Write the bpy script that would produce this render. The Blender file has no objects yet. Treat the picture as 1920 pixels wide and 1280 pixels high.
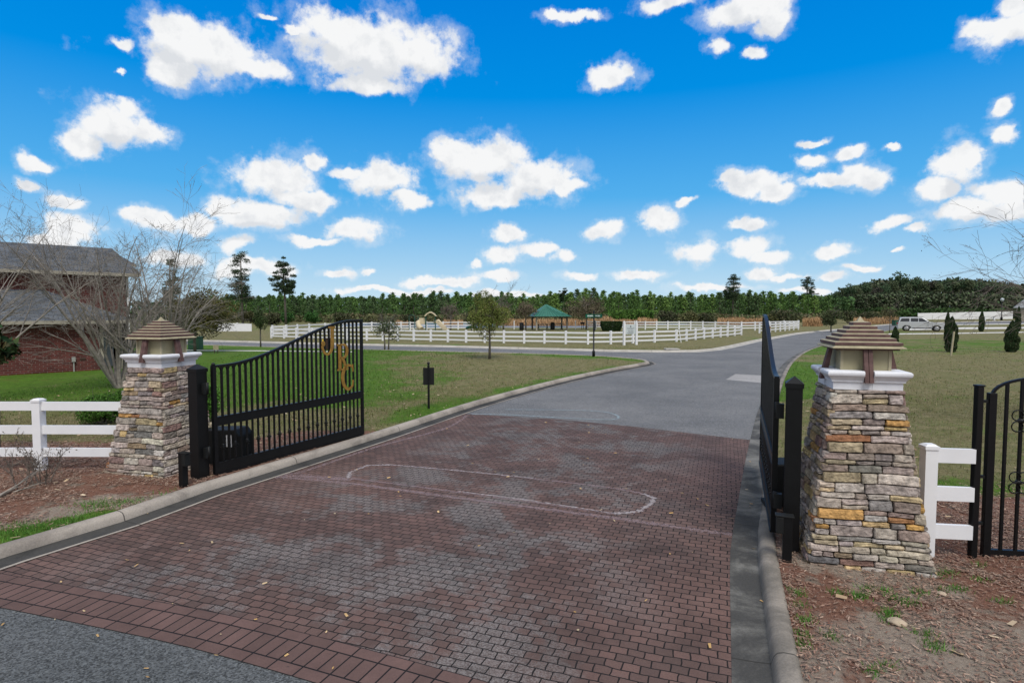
import bpy, bmesh, math, random
import numpy as np
from mathutils import Vector, Matrix, Euler, noise
from mathutils.geometry import delaunay_2d_cdt
R = math.radians; PI = math.pi
SC = bpy.context.scene; COL = SC.collection
rng = random.Random(7)
# ------------------------------------------------------------------ camera
F = 1100.0; HC = 2.7; PITCH = math.atan(58.0/1100.0)
cam = bpy.data.cameras.new('camera'); camo = bpy.data.objects.new('camera', cam); COL.objects.link(camo)
camo.location = (0, 0, HC); camo.rotation_euler = (PI/2-PITCH, 0, 0)
cam.sensor_width = 36; cam.lens = F/1920*36; cam.clip_start = 0.05; cam.clip_end = 6000
SC.camera = camo
def ray(px, py):
    r = Vector((px-960, 0, 0)) + Vector((0, math.sin(PITCH), math.cos(PITCH)))*(640-py) + Vector((0, math.cos(PITCH), -math.sin(PITCH)))*F
    return r.normalized()
def G(px, py, z=0.1):
    d = ray(px, py); t = (z-HC)/d.z
    return Vector((d.x*t, d.y*t, z))
def AT(px, py, Y):
    d = ray(px, py); t = Y/d.y
    return Vector((d.x*t, Y, HC+d.z*t))
# ------------------------------------------------------------------ view / light
SC.view_settings.view_transform = 'Standard'; SC.view_settings.look = 'None'
SC.view_settings.exposure = 0.22; SC.view_settings.gamma = 1
SUN_EL = R(55); SUN_AZ = R(165)      # azimuth clockwise from +Y
sd = bpy.data.lights.new('sun', 'SUN'); so = bpy.data.objects.new('sun', sd); COL.objects.link(so)
sd.energy = 2.3; sd.angle = R(25); sd.color = (1, .95, .88)
sv = Vector((math.sin(SUN_AZ)*math.cos(SUN_EL), math.cos(SUN_AZ)*math.cos(SUN_EL), math.sin(SUN_EL)))
so.rotation_euler = sv.to_track_quat('Z', 'Y').to_euler()
W = bpy.data.worlds.new('World'); SC.world = W; W.use_nodes = True
wt = W.node_tree; wt.nodes.clear()
def WN(t, **k):
    n = wt.nodes.new(t)
    for a, b in k.items(): setattr(n, a, b)
    return n
def WL(a, b): wt.links.new(a, b)
sky = WN('ShaderNodeTexSky', sky_type='NISHITA', sun_disc=False, sun_elevation=SUN_EL, sun_rotation=SUN_AZ)
sky.air_density = 1.0; sky.dust_density = 0.3; sky.ozone_density = 2.0
CLOUDS = [(385,90,118,66),(335,62,66,44),(470,128,88,26),(320,128,50,34),(690,95,140,78),(620,50,80,44),(790,105,78,56),(690,160,90,22),
(215,235,82,48),(285,248,48,26),(160,270,48,36),(230,205,40,26),(510,335,90,48),(565,370,82,24),(490,400,90,30),(590,300,26,18),(415,392,38,26),
(720,335,68,40),(770,372,52,18),(660,320,46,16),(910,300,96,44),(1010,335,84,38),(930,365,70,32),(1065,348,36,18),(850,285,45,30),
(1140,138,54,26),(1400,18,88,30),(1250,10,56,20),(1450,42,40,24),(1350,86,26,20),(1412,98,24,15),(1885,60,76,40),(1850,50,50,24),(1900,25,50,30),
(1785,310,70,36),(1750,350,50,30),(1820,300,30,28),(1870,362,72,34),(1810,395,70,24),(1900,390,50,22),(1405,345,78,24),(1450,362,46,16),(1370,335,40,18),
(1232,412,42,26),(1620,332,52,22),(1515,305,44,16),(1550,335,60,11),(1600,290,32,14),(1890,250,36,24),(1880,195,24,17),
(455,410,66,24),(655,428,60,26),(595,450,60,10),(950,440,42,16),(1130,432,42,17),(1405,415,38,14),(1290,378,28,10),
(940,478,42,22),(1015,465,40,16),(1055,478,34,18),(1312,470,48,28),(1400,462,48,26),(1435,480,46,13),(1560,470,58,14),(1665,418,56,16),(1722,432,26,13),
(640,512,34,9),(693,506,20,7),(790,526,48,9),(855,528,56,9),(935,520,44,12),(1090,517,40,10),(1195,519,58,10),(1430,508,34,12),(1480,515,34,9),(1560,520,34,9),
(140,435,62,28),(100,450,60,16),(250,405,44,16),(300,415,62,22),(370,420,50,24),(445,465,36,24),(470,500,60,16),(120,378,38,17),(42,350,22,13),(68,303,36,14),
(1085,30,56,13),(1040,32,26,9),(225,72,30,14),(225,130,14,8),(520,505,40,18),(440,510,40,16),(960,550,90,8),(700,542,80,7),(1330,540,80,8),(1520,545,60,8),(890,498,16,10),(1620,500,40,7),(800,545,60,7),(1690,470,24,6),(30,500,90,20),(330,490,60,20),
(1525,268,30,8),(1680,278,18,6),(505,38,16,7),(560,60,34,8)]
tc = WN('ShaderNodeTexCoord'); sep = WN('ShaderNodeSeparateXYZ'); WL(tc.outputs['Generated'], sep.inputs[0])
at2 = WN('ShaderNodeMath', operation='ARCTAN2'); WL(sep.outputs[0], at2.inputs[0]); WL(sep.outputs[1], at2.inputs[1])
asn = WN('ShaderNodeMath', operation='ARCSINE'); WL(sep.outputs[2], asn.inputs[0])
cmb = WN('ShaderNodeCombineXYZ'); WL(at2.outputs[0], cmb.inputs[0]); WL(asn.outputs[0], cmb.inputs[1])
def uv_of(px, py):
    d = ray(px, py); return math.atan2(d.x, d.y), math.asin(d.z)
wz = WN('ShaderNodeTexNoise'); WL(cmb.outputs[0], wz.inputs['Vector']); wz.inputs['Scale'].default_value = 16; wz.inputs['Detail'].default_value = 7; wz.inputs['Roughness'].default_value = .58
wz2 = WN('ShaderNodeVectorMath', operation='MULTIPLY_ADD'); WL(wz.outputs['Color'], wz2.inputs[0]); wz2.inputs[1].default_value = (.055, .046, 0); wz2.inputs[2].default_value = (-.0275, -.023, 0)
wz3 = WN('ShaderNodeVectorMath', operation='ADD'); WL(cmb.outputs[0], wz3.inputs[0]); WL(wz2.outputs[0], wz3.inputs[1]); warped = wz3.outputs[0]
last = None; low = None
upw = WN('ShaderNodeVectorMath', operation='ADD'); WL(warped, upw.inputs[0]); upw.inputs[1].default_value = (.004, .030, 0)
for (cx, cy, rx, ry) in CLOUDS:
    u, v = uv_of(cx, cy); u2, _ = uv_of(cx+rx, cy); _, v2 = uv_of(cx, cy-ry)
    sx = 1/max(u2-u, 1e-4); sy = 1/max(v2-v, 1e-4)
    m = WN('ShaderNodeVectorMath', operation='MULTIPLY_ADD'); WL(warped, m.inputs[0])
    m.inputs[1].default_value = (sx, sy, 0); m.inputs[2].default_value = (-u*sx, -v*sy, 0)
    l = WN('ShaderNodeVectorMath', operation='LENGTH'); WL(m.outputs[0], l.inputs[0])
    if rx*ry > 1300:
        m_ = WN('ShaderNodeVectorMath', operation='MULTIPLY_ADD'); WL(upw.outputs[0], m_.inputs[0]); m_.inputs[1].default_value = (sx, sy, 0); m_.inputs[2].default_value = (-u*sx, -v*sy, 0)
        l_ = WN('ShaderNodeVectorMath', operation='LENGTH'); WL(m_.outputs[0], l_.inputs[0])
        if low is None: low = l_.outputs['Value']
        else:
            q_ = WN('ShaderNodeMath', operation='MINIMUM'); WL(low, q_.inputs[0]); WL(l_.outputs['Value'], q_.inputs[1]); low = q_.outputs[0]
    if last is None: last = l.outputs['Value']
    else:
        mn = WN('ShaderNodeMath', operation='SMOOTH_MIN'); WL(last, mn.inputs[0]); WL(l.outputs['Value'], mn.inputs[1]); mn.inputs[2].default_value = .12
        last = mn.outputs[0]
def wmath(op, a, b=None, c=None, clamp=False):
    n = WN('ShaderNodeMath', operation=op, use_clamp=clamp)
    for i, x in enumerate((a, b, c)):
        if x is None: continue
        if isinstance(x, (int, float)): n.inputs[i].default_value = x
        else: WL(x, n.inputs[i])
    return n.outputs[0]
def wnoise(vec, scale, detail, rough, off=(0, 0, 0), dist=0.0):
    a = WN('ShaderNodeVectorMath', operation='ADD'); WL(vec, a.inputs[0]); a.inputs[1].default_value = off
    n = WN('ShaderNodeTexNoise'); WL(a.outputs[0], n.inputs['Vector']); n.inputs['Scale'].default_value = scale
    n.inputs['Detail'].default_value = detail; n.inputs['Roughness'].default_value = rough; n.inputs['Distortion'].default_value = dist
    return n.outputs['Fac']
n1 = wnoise(cmb.outputs[0], 13, 9, .62); n1b = wnoise(cmb.outputs[0], 13, 9, .62, (-.010, -.022, 0))
n2 = wnoise(cmb.outputs[0], 34, 8, .62, (3, 1, 0))
# anisotropy toward the horizon comes from the small, flat blobs themselves
dens = wmath('SUBTRACT', 1.08, last)
dens = wmath('ADD', dens, wmath('MULTIPLY', wmath('SUBTRACT', n1, .5), 1.5))
dens = wmath('ADD', dens, wmath('MULTIPLY', wmath('SUBTRACT', n2, .5), 1.05))
# unseen clouds added overhead and behind the viewer to whiten the ambient light
oh = WN('ShaderNodeTexNoise'); WL(tc.outputs['Generated'], oh.inputs['Vector']); oh.inputs['Scale'].default_value = 3.2; oh.inputs['Detail'].default_value = 6
away = WN('ShaderNodeMapRange'); WL(wmath('MAXIMUM', asn.outputs[0], wmath('SUBTRACT', wmath('ABSOLUTE', at2.outputs[0]), .38)), away.inputs['Value']); away.inputs['From Min'].default_value = .56; away.inputs['From Max'].default_value = .72
dens = wmath('MAXIMUM', dens, wmath('SUBTRACT', wmath('MULTIPLY', wmath('SUBTRACT', oh.outputs['Fac'], .36), 4.0), wmath('MULTIPLY', wmath('SUBTRACT', 1.0, away.outputs[0]), 4.0)))
wisp = WN('ShaderNodeMapRange', interpolation_type='SMOOTHSTEP'); WL(wmath('ADD', wmath('MULTIPLY', dens, .45), n1), wisp.inputs['Value']); wisp.inputs['From Min'].default_value = .36; wisp.inputs['From Max'].default_value = .75; wisp.inputs['To Max'].default_value = .3
mask = WN('ShaderNodeMapRange', interpolation_type='SMOOTHSTEP'); WL(dens, mask.inputs['Value']); mask.inputs['From Min'].default_value = .0; mask.inputs['From Max'].default_value = .50; mk = wmath('MAXIMUM', mask.outputs[0], wisp.outputs[0])
shade = wmath('ADD', .82, wmath('MULTIPLY', wmath('SUBTRACT', n1, n1b), -1.9))
shade = wmath('SUBTRACT', shade, wmath('MULTIPLY', wmath('SUBTRACT', dens, .75, clamp=True), .22))
lit = wmath('SUBTRACT', wmath('MINIMUM', low, 2.0), last)
shade = wmath('ADD', shade, wmath('MULTIPLY', wmath('MINIMUM', wmath('ADD', lit, .0), .2), .85))
shade = wmath('MINIMUM', wmath('MAXIMUM', shade, .52), .98)
shade = wmath('SUBTRACT', 1.0, wmath('MULTIPLY', wmath('SUBTRACT', 1.0, shade), mask.outputs[0]))
cc = WN('ShaderNodeMix', data_type='RGBA'); WL(shade, cc.inputs['Factor']); cc.inputs[6].default_value = (4.3, 4.7, 5.3, 1); cc.inputs[7].default_value = (8.0, 8.05, 8.1, 1)
# deeper, cleaner blue of a clear winter sky
gm = WN('ShaderNodeGamma'); WL(sky.outputs[0], gm.inputs[0]); gm.inputs[1].default_value = 1.0
hs = WN('ShaderNodeHueSaturation'); WL(gm.outputs[0], hs.inputs['Color']); hs.inputs['Saturation'].default_value = 1.5; hs.inputs['Value'].default_value = 1.0; hs.inputs['Hue'].default_value = .5
rampf = WN('ShaderNodeMapRange'); WL(asn.outputs[0], rampf.inputs['Value']); rampf.inputs['From Min'].default_value = 0; rampf.inputs['From Max'].default_value = .62
ramp = WN('ShaderNodeValToRGB'); WL(rampf.outputs[0], ramp.inputs[0])
SKY = [(0, (5.2, 6.7, 7.7)), (.12, (3.1, 5.4, 7.5)), (.3, (.75, 3.7, 7.3)), (.55, (.0, 2.35, 6.7)), (1, (.0, 1.35, 5.7))]
SKYN = 8.0
e = ramp.color_ramp.elements
while len(e) < len(SKY): e.new(.5)
for i, (p, c) in enumerate(SKY): e[i].position = p; e[i].color = tuple(x/SKYN for x in c)+(1,)
rs = WN('ShaderNodeVectorMath', operation='SCALE'); WL(ramp.outputs[0], rs.inputs[0]); rs.inputs['Scale'].default_value = SKYN
skm = WN('ShaderNodeMix', data_type='RGBA'); skm.inputs['Factor'].default_value = .97; WL(hs.outputs[0], skm.inputs[6]); WL(rs.outputs[0], skm.inputs[7])
fin = WN('ShaderNodeMix', data_type='RGBA'); WL(mk, fin.inputs['Factor']); WL(skm.outputs[2], fin.inputs[6]); WL(cc.outputs[2], fin.inputs[7])
bg = WN('ShaderNodeBackground'); WL(fin.outputs[2], bg.inputs[0]); bg.inputs[1].default_value = .1
W.cycles.sampling_method = 'MANUAL'; W.cycles.sample_map_resolution = 512
wo = WN('ShaderNodeOutputWorld'); WL(bg.outputs[0], wo.inputs[0])
# ------------------------------------------------------------------ tags
def tag(o, label=None, cat=None, group=None, kind=None):
    if label: o['label'] = label
    if cat: o['category'] = cat
    if group: o['group'] = group
    if kind: o['kind'] = kind
    return o
def empty(name, loc=(0, 0, 0), rz=0, label=None, cat=None, group=None):
    o = bpy.data.objects.new(name, None); COL.objects.link(o); o.location = loc; o.rotation_euler = (0, 0, rz)
    o.empty_display_size = .2
    return tag(o, label, cat, group)
def kids(o): return [c for c in bpy.data.objects if c.parent == o]
def copy_tree(o, loc=None, rz=None, sc=None, label=None, group=None, parent=None):
    c = o.copy(); COL.objects.link(c); c.parent = parent
    if loc is not None: c.location = loc
    if rz is not None: c.rotation_euler = (0, 0, rz)
    if sc is not None: c.scale = sc if hasattr(sc, '__len__') else (sc, sc, sc)
    if label: c['label'] = label
    if group: c['group'] = group
    for ch in KIDS.get(o.name, []): copy_tree(ch, parent=c)
    return c
KIDS = {}
# ------------------------------------------------------------------ materials
def mat(name, col=(.5, .5, .5), rough=.7, noise_amt=0.0, nscale=10, bump=0, bscale=60, attr=None, metal=0, spec=.3, col2=None, detail=6, bdist=.01, obj=True):
    m = bpy.data.materials.new(name); m.use_nodes = True; t = m.node_tree; N = t.nodes; L = t.links
    p = N['Principled BSDF']; p.inputs['Roughness'].default_value = rough; p.inputs['Metallic'].default_value = metal
    p.inputs['Specular IOR Level'].default_value = spec
    tcn = N.new('ShaderNodeTexCoord'); vec = tcn.outputs['Object' if obj else 'Generated']
    if attr:
        a = N.new('ShaderNodeAttribute'); a.attribute_name = attr; base = a.outputs['Color']
    else:
        rgb = N.new('ShaderNodeRGB'); rgb.outputs[0].default_value = tuple(col)+(1,); base = rgb.outputs[0]
    if noise_amt or col2:
        nz = N.new('ShaderNodeTexNoise'); L.new(vec, nz.inputs['Vector']); nz.inputs['Scale'].default_value = nscale; nz.inputs['Detail'].default_value = detail; nz.inputs['Roughness'].default_value = .6
        if col2:
            mr = N.new('ShaderNodeMapRange'); L.new(nz.outputs['Fac'], mr.inputs[0]); mr.inputs[1].default_value = .4; mr.inputs[2].default_value = .62
            mx = N.new('ShaderNodeMix'); mx.data_type = 'RGBA'; L.new(mr.outputs[0], mx.inputs[0]); L.new(base, mx.inputs[6]); mx.inputs[7].default_value = tuple(col2)+(1,); base = mx.outputs[2]
        if noise_amt:
            mr = N.new('ShaderNodeMapRange'); L.new(nz.outputs['Fac'], mr.inputs[0]); mr.inputs[1].default_value = .3; mr.inputs[2].default_value = .7
            mr.inputs[3].default_value = 1-noise_amt; mr.inputs[4].default_value = 1+noise_amt*.6
            sc = N.new('ShaderNodeVectorMath'); sc.operation = 'SCALE'; L.new(base, sc.inputs[0]); L.new(mr.outputs[0], sc.inputs['Scale']); base = sc.outputs[0]
    L.new(base, p.inputs['Base Color'])
    if bump:
        bz = N.new('ShaderNodeTexNoise'); L.new(vec, bz.inputs['Vector']); bz.inputs['Scale'].default_value = bscale; bz.inputs['Detail'].default_value = 5
        b = N.new('ShaderNodeBump'); L.new(bz.outputs['Fac'], b.inputs['Height']); b.inputs['Strength'].default_value = bump; b.inputs['Distance'].default_value = bdist
        L.new(b.outputs[0], p.inputs['Normal'])
    return m
class NB:
    """small node-building helper for the ground materials"""
    def __init__(s, name, rough=.85, spec=.25):
        s.m = bpy.data.materials.new(name); s.m.use_nodes = True; s.t = s.m.node_tree; s.p = s.t.nodes['Principled BSDF']
        s.p.inputs['Roughness'].default_value = rough; s.p.inputs['Specular IOR Level'].default_value = spec
        tcn = s.t.nodes.new('ShaderNodeTexCoord'); s.obj = tcn.outputs['Object']; s.uv = tcn.outputs['UV']
    def put(s, sock, x):
        if x is None: return
        if isinstance(x, (int, float)): sock.default_value = x
        elif isinstance(x, (tuple, list)): sock.default_value = tuple(x)+((1,) if len(sock.default_value) == 4 and len(x) == 3 else ())
        else: s.t.links.new(x, sock)
    def math(s, op, a, b=None, c=None, clamp=False):
        n = s.t.nodes.new('ShaderNodeMath'); n.operation = op; n.use_clamp = clamp
        for i, x in enumerate((a, b, c)): s.put(n.inputs[i], x)
        return n.outputs[0]
    def noise(s, vec, scale, detail=5, rough=.6, dist=0, color=False):
        n = s.t.nodes.new('ShaderNodeTexNoise'); s.put(n.inputs['Vector'], vec); n.inputs['Scale'].default_value = scale; n.inputs['Detail'].default_value = detail
        n.inputs['Roughness'].default_value = rough; n.inputs['Distortion'].default_value = dist
        return n.outputs['Color' if color else 'Fac']
    def vmath(s, op, a, b=None, scale=None):
        n = s.t.nodes.new('ShaderNodeVectorMath'); n.operation = op; s.put(n.inputs[0], a)
        if b is not None: s.put(n.inputs[1], b)
        if scale is not None: s.put(n.inputs['Scale'], scale)
        return n.outputs[0]
    def mapr(s, v, a, b, c=0, d=1, smooth=True):
        n = s.t.nodes.new('ShaderNodeMapRange'); s.put(n.inputs[0], v)
        if smooth: n.interpolation_type = 'SMOOTHSTEP'
        for i, x in enumerate((a, b, c, d)): n.inputs[i+1].default_value = x
        return n.outputs[0]
    def mix(s, f, a, b, blend='MIX'):
        n = s.t.nodes.new('ShaderNodeMix'); n.data_type = 'RGBA'; n.blend_type = blend; s.put(n.inputs[0], f); s.put(n.inputs[6], a); s.put(n.inputs[7], b); return n.outputs[2]
    def attr(s, name, out='Color'):
        n = s.t.nodes.new('ShaderNodeAttribute'); n.attribute_name = name; return n.outputs[out]
    def sep(s, c):
        n = s.t.nodes.new('ShaderNodeSeparateColor'); s.put(n.inputs[0], c); return n.outputs
    def col(s, c): s.put(s.p.inputs['Base Color'], c)
    def bump(s, h, strength=.5, dist=.01):
        n = s.t.nodes.new('ShaderNodeBump'); s.put(n.inputs['Height'], h); n.inputs['Strength'].default_value = strength; n.inputs['Distance'].default_value = dist
        s.t.links.new(n.outputs[0], s.p.inputs['Normal'])
    def alpha(s, a): s.put(s.p.inputs['Alpha'], a)
def m_asphalt(name, c1, c2, grain=1.0):
    n = NB(name, .9, .2)
    a = n.noise(n.obj, .35, 4, .6); v = n.t.nodes.new('ShaderNodeTexVoronoi'); n.put(v.inputs['Vector'], n.obj); v.inputs['Scale'].default_value = 75
    vc = n.sep(v.outputs['Color'])[0]
    f = n.noise(n.obj, 150, 3, .7)
    base = n.mix(n.mapr(a, .3, .7), c1, c2)
    k = n.math('ADD', n.math('MULTIPLY', vc, .75*grain), n.math('MULTIPLY', f, .7*grain))
    k = n.math('ADD', k, 1-.72*grain)
    k = n.math('MULTIPLY', k, n.mapr(n.noise(n.obj, 24, 5, .85), .32, .68, .74, 1.26, False)); k = n.math('MULTIPLY', k, n.mapr(n.noise(n.obj, 1.4, 6, .7, .8), .3, .7, .94, 1.06, False))
    n.col(n.vmath('SCALE', base, scale=k)); n.bump(n.math('ADD', v.outputs['Distance'], f), .5, .006)
    return n.m
M = {}
M['asphalt'] = m_asphalt('asphalt', (.125, .127, .130), (.168, .168, .168), 1.4)
M['asphalt_dark'] = m_asphalt('asphalt_coarse', (.078, .084, .086), (.105, .11, .112), 1.6)
M['asphalt_patch'] = m_asphalt('asphalt_patch', (.29, .28, .27), (.32, .31, .30), .7)
def m_paver():
    n = NB('stamped_brick_paving', .85, .25)
    wob = n.vmath('SCALE', n.vmath('SUBTRACT', n.noise(n.vmath('SCALE', n.uv, scale=4.5), 1, 2, .5, color=True), (.5, .5, .5)), scale=.05)
    uv = n.vmath('ADD', n.uv, wob)
    b = n.t.nodes.new('ShaderNodeTexBrick'); n.put(b.inputs['Vector'], uv); b.inputs['Scale'].default_value = 1; b.inputs['Brick Width'].default_value = .136; b.inputs['Row Height'].default_value = .100
    b.inputs['Mortar Size'].default_value = .0062; b.inputs['Mortar Smooth'].default_value = .35; b.offset = .5
    b.inputs['Color1'].default_value = (0, 0, 0, 1); b.inputs['Color2'].default_value = (1, 1, 1, 1); b.inputs['Mortar'].default_value = (.5, .5, .5, 1); b.inputs['Bias'].default_value = 0
    rnd = n.sep(b.outputs['Color'])[0]; mort = b.outputs['Fac']
    base = n.mix(rnd, (.088, .058, .050), (.138, .083, .070))
    # pink edges of the road keep their coating longer
    big = n.noise(n.uv, .9, 5, .62, .3); mid = n.noise(n.uv, 3.2, 5, .6)
    pinkn = n.mapr(n.noise(n.uv, .45, 3), .45, .7)
    base = n.mix(n.math('MULTIPLY', pinkn, .45), base, (.20, .112, .090))
    # wear: coating gone, grey aggregate of the asphalt shows, brick by brick
    w = n.math('ADD', big, n.math('MULTIPLY', n.math('SUBTRACT', rnd, .5), .10)); w = n.math('ADD', w, n.math('MULTIPLY', n.math('SUBTRACT', mid, .5), .28))
    w = n.math('ADD', w, n.math('MULTIPLY', n.math('SUBTRACT', n.noise(n.obj, 55, 4, .8), .5), .22)); wear = n.mapr(w, .445, .60)
    ed = n.sep(n.attr('edge'))[0]
    wear = n.math('MULTIPLY', wear, n.math('SUBTRACT', 1, ed, clamp=True), clamp=True)
    v = n.t.nodes.new('ShaderNodeTexVoronoi'); n.put(v.inputs['Vector'], n.obj); v.inputs['Scale'].default_value = 95
    g = n.sep(v.outputs['Color'])[0]
    agg = n.vmath('SCALE', (.138, .136, .132), scale=n.math('ADD', .35, n.math('MULTIPLY', g, 1.35)))
    base = n.mix(n.math('MULTIPLY', wear, .66), base, agg)
    gr = n.noise(n.obj, 90, 3, .7)
    base = n.vmath('SCALE', base, scale=n.mapr(gr, .25, .75, .78, 1.2, False))
    dirt = n.mapr(n.noise(n.uv, 1.1, 7, .7), .42, .7, 1.06, .70)
    base = n.vmath('SCALE', base, scale=dirt)
    n.col(n.mix(mort, base, (.013, .011, .010)))
    h = n.math('SUBTRACT', n.math('MULTIPLY', gr, .25), n.math('MULTIPLY', mort, 1.0)); n.bump(h, .9, .01)
    return n.m
M['paver'] = m_paver()
def m_border():
    n = NB('border_brick', .85, .25)
    s = n.t.nodes.new('ShaderNodeSeparateXYZ'); n.put(s.inputs[0], n.uv); u, v = s.outputs[0], s.outputs[1]
    def brick(w, h, off):
        b = n.t.nodes.new('ShaderNodeTexBrick'); n.put(b.inputs['Vector'], n.vmath('ADD', n.uv, off)); b.inputs['Scale'].default_value = 1; b.inputs['Brick Width'].default_value = w; b.inputs['Row Height'].default_value = h
        b.inputs['Mortar Size'].default_value = .0075; b.inputs['Mortar Smooth'].default_value = .2; b.offset = .0
        b.inputs['Color1'].default_value = (0, 0, 0, 1); b.inputs['Color2'].default_value = (1, 1, 1, 1); b.inputs['Mortar'].default_value = (.5, .5, .5, 1)
        return b
    a = brick(.25, .125, (0, 0, 0)); c = brick(.125, .25, (0, .125, 0))
    inmid = n.math('MULTIPLY', n.math('GREATER_THAN', v, .125), n.math('LESS_THAN', v, .375))
    fac = n.math('ADD', n.math('MULTIPLY', a.outputs['Fac'], n.math('SUBTRACT', 1, inmid)), n.math('MULTIPLY', c.outputs['Fac'], inmid))
    rnd = n.sep(n.mix(inmid, a.outputs['Color'], c.outputs['Color']))[0]
    base = n.mix(rnd, (.105, .065, .056), (.138, .083, .072))
    base = n.vmath('SCALE', base, scale=n.mapr(n.noise(n.obj, 90, 3, .7), .25, .75, .85, 1.15, False))
    base = n.vmath('SCALE', base, scale=n.mapr(n.noise(n.obj, 2.2, 5, .7), .3, .7, .8, 1.15, False))
    sp = n.mapr(n.noise(n.obj, 14, 2, .5), .70, .74); base = n.mix(n.math('MULTIPLY', sp, .6), base, (.05, .035, .03))
    n.col(n.mix(fac, base, (.012, .010, .010))); n.bump(n.math('SUBTRACT', 0, fac), .8, .008)
    return n.m
M['border'] = m_border()
def m_concrete(name, c, dark, amt=.6, lo=.4, hi=.6):
    n = NB(name, .9, .2)
    st = n.mapr(n.noise(n.obj, 1.1, 7, .68, .4), lo, hi); base = n.mix(n.math('MULTIPLY', st, amt), c, dark)
    base = n.vmath('SCALE', base, scale=n.mapr(n.noise(n.obj, 60, 4, .7), .2, .8, .72, 1.25, False))
    s_ = n.t.nodes.new('ShaderNodeSeparateXYZ'); n.put(s_.inputs[0], n.uv); fr = n.math('FRACT', n.math('DIVIDE', s_.outputs[0], 3.05)); jt = n.math('MULTIPLY', n.math('LESS_THAN', fr, .005), n.math('GREATER_THAN', fr, .00002))
    base = n.mix(n.math('MULTIPLY', jt, .8), base, (.03, .028, .025))
    n.col(base); n.bump(n.noise(n.obj, 80, 4), .35, .006); return n.m
M['kerb'] = m_concrete('kerb_concrete', (.36, .32, .275), (.17, .15, .13), .7, .42, .64)
M['kerb_pale'] = m_concrete('kerb_concrete_pale', (.46, .44, .40), (.30, .28, .25), .5)
M['gutter'] = m_concrete('gutter_concrete', (.17, .165, .15), (.048, .047, .045), .9, .38, .58)
M['gutter_dark'] = m_concrete('stained_gutter', (.062, .06, .056), (.028, .028, .027), .8, .4, .62)
M['walk'] = m_concrete('walk_concrete', (.60, .58, .53), (.5, .48, .44), .5)
def m_line(name, c, thr, op):
    n = NB(name, .85); a = n.noise(n.obj, 22, 5, .7); ed = n.attr('edge', 'Fac')
    n.col(n.vmath('SCALE', c, scale=n.mapr(n.noise(n.obj, 9, 4), .3, .7, .8, 1.15, False)))
    f = n.math('SUBTRACT', n.math('ADD', a, .0), n.math('MULTIPLY', ed, .22))
    n.alpha(n.math('MULTIPLY', n.mapr(f, thr-.07, thr+.07), op)); return n.m
def m_ground():
    n = NB('lawn_and_soil', .95, .1)
    c = n.sep(n.attr('mask')); g, mu, sa = c[0], c[1], c[2]
    fine = n.noise(n.obj, 38, 6, .75); med = n.noise(n.obj, 6, 6, .7); lo = n.noise(n.obj, .55, 5, .6); mid2 = n.noise(n.obj, 1.8, 6, .68, .5)
    gr = n.mapr(n.math('ADD', g, n.math('ADD', n.math('MULTIPLY', n.math('SUBTRACT', med, .5), .9), n.math('MULTIPLY', n.math('SUBTRACT', lo, .5), 1.6))), .2, .8)
    gr = n.mapr(n.math('ADD', gr, n.math('MULTIPLY', n.math('SUBTRACT', mid2, .5), .7)), .0, 1.0)
    green = n.mix(n.mapr(n.math('ADD', n.math('MULTIPLY', fine, .55), n.math('MULTIPLY', med, .45)), .36, .64), (.032, .08, .008), (.11, .21, .025))
    tan = n.mix(n.mapr(n.math('ADD', n.math('MULTIPLY', fine, .55), n.math('MULTIPLY', med, .45)), .36, .64), (.085, .082, .030), (.27, .23, .125))
    base = n.mix(gr, tan, green)
    bare = n.mapr(n.noise(n.obj, 2.6, 6, .7, 1), .58, .72); base = n.mix(n.math('MULTIPLY', bare, .5), base, (.27, .20, .125)); olive = n.mapr(n.noise(n.obj, 1.3, 7, .75, 1), .44, .6); base = n.mix(n.math('MULTIPLY', olive, .38), base, (.085, .115, .025))
    rust = n.mapr(n.noise(n.obj, .9, 5, .7, .6), .58, .7); base = n.mix(n.math('MULTIPLY', rust, .25), base, (.17, .085, .045))
    chips = n.noise(n.obj, 70, 5, .75, 1.5)
    mul = n.mix(n.mapr(chips, .35, .68), (.125, .054, .039), (.29, .165, .115)); mul = n.mix(n.mapr(n.noise(n.obj, 3.5, 6, .7), .52, .68), mul, (.20, .165, .13))
    mm = n.mapr(n.math('ADD', mu, n.math('MULTIPLY', n.math('SUBTRACT', med, .5), .9)), .4, .6)
    base = n.mix(mm, base, mul)
    sand = n.mix(n.mapr(fine, .3, .7), (.22, .175, .14), (.36, .30, .24))
    sm = n.mapr(n.math('ADD', sa, n.math('MULTIPLY', n.math('SUBTRACT', mid2, .5), 1.3)), .42, .62)
    base = n.mix(sm, base, sand)
    n.col(base); n.bump(n.math('ADD', fine, n.math('MULTIPLY', chips, .6)), .8, .03)
    return n.m
M['ground'] = m_ground()
M['black'] = mat('black_painted_metal', (.0045, .0052, .006), .4, .3, 6, .1, 40, spec=.28)
M['black_dull'] = mat('black_plastic', (.008, .009, .009), .6, .3, 8)
M['gold'] = mat('gold_paint', (.36, .20, .04), .45, .3, 14, metal=.3)
M['vinyl'] = mat('white_vinyl', (.74, .745, .76), .45, .05, 3, .05, 20)
M['cap'] = mat('white_painted_cap', (.72, .73, .76), .6, .12, 5, .15, 30)
M['brown'] = mat('brown_stained_wood', (.12, .068, .062), .7, .35, 14, .3, 60)
M['tan'] = mat('tan_weathered_panel', (.36, .32, .21), .7, .25, 9, .2, 50)
M['pane'] = mat('tan_lantern_glass', (.32, .29, .18), .4, .15, 4)
M['stone'] = mat('stacked_stone', attr='col', rough=.88, noise_amt=.6, nscale=16, bump=1.0, bscale=34, bdist=.02, spec=.2)
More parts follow.
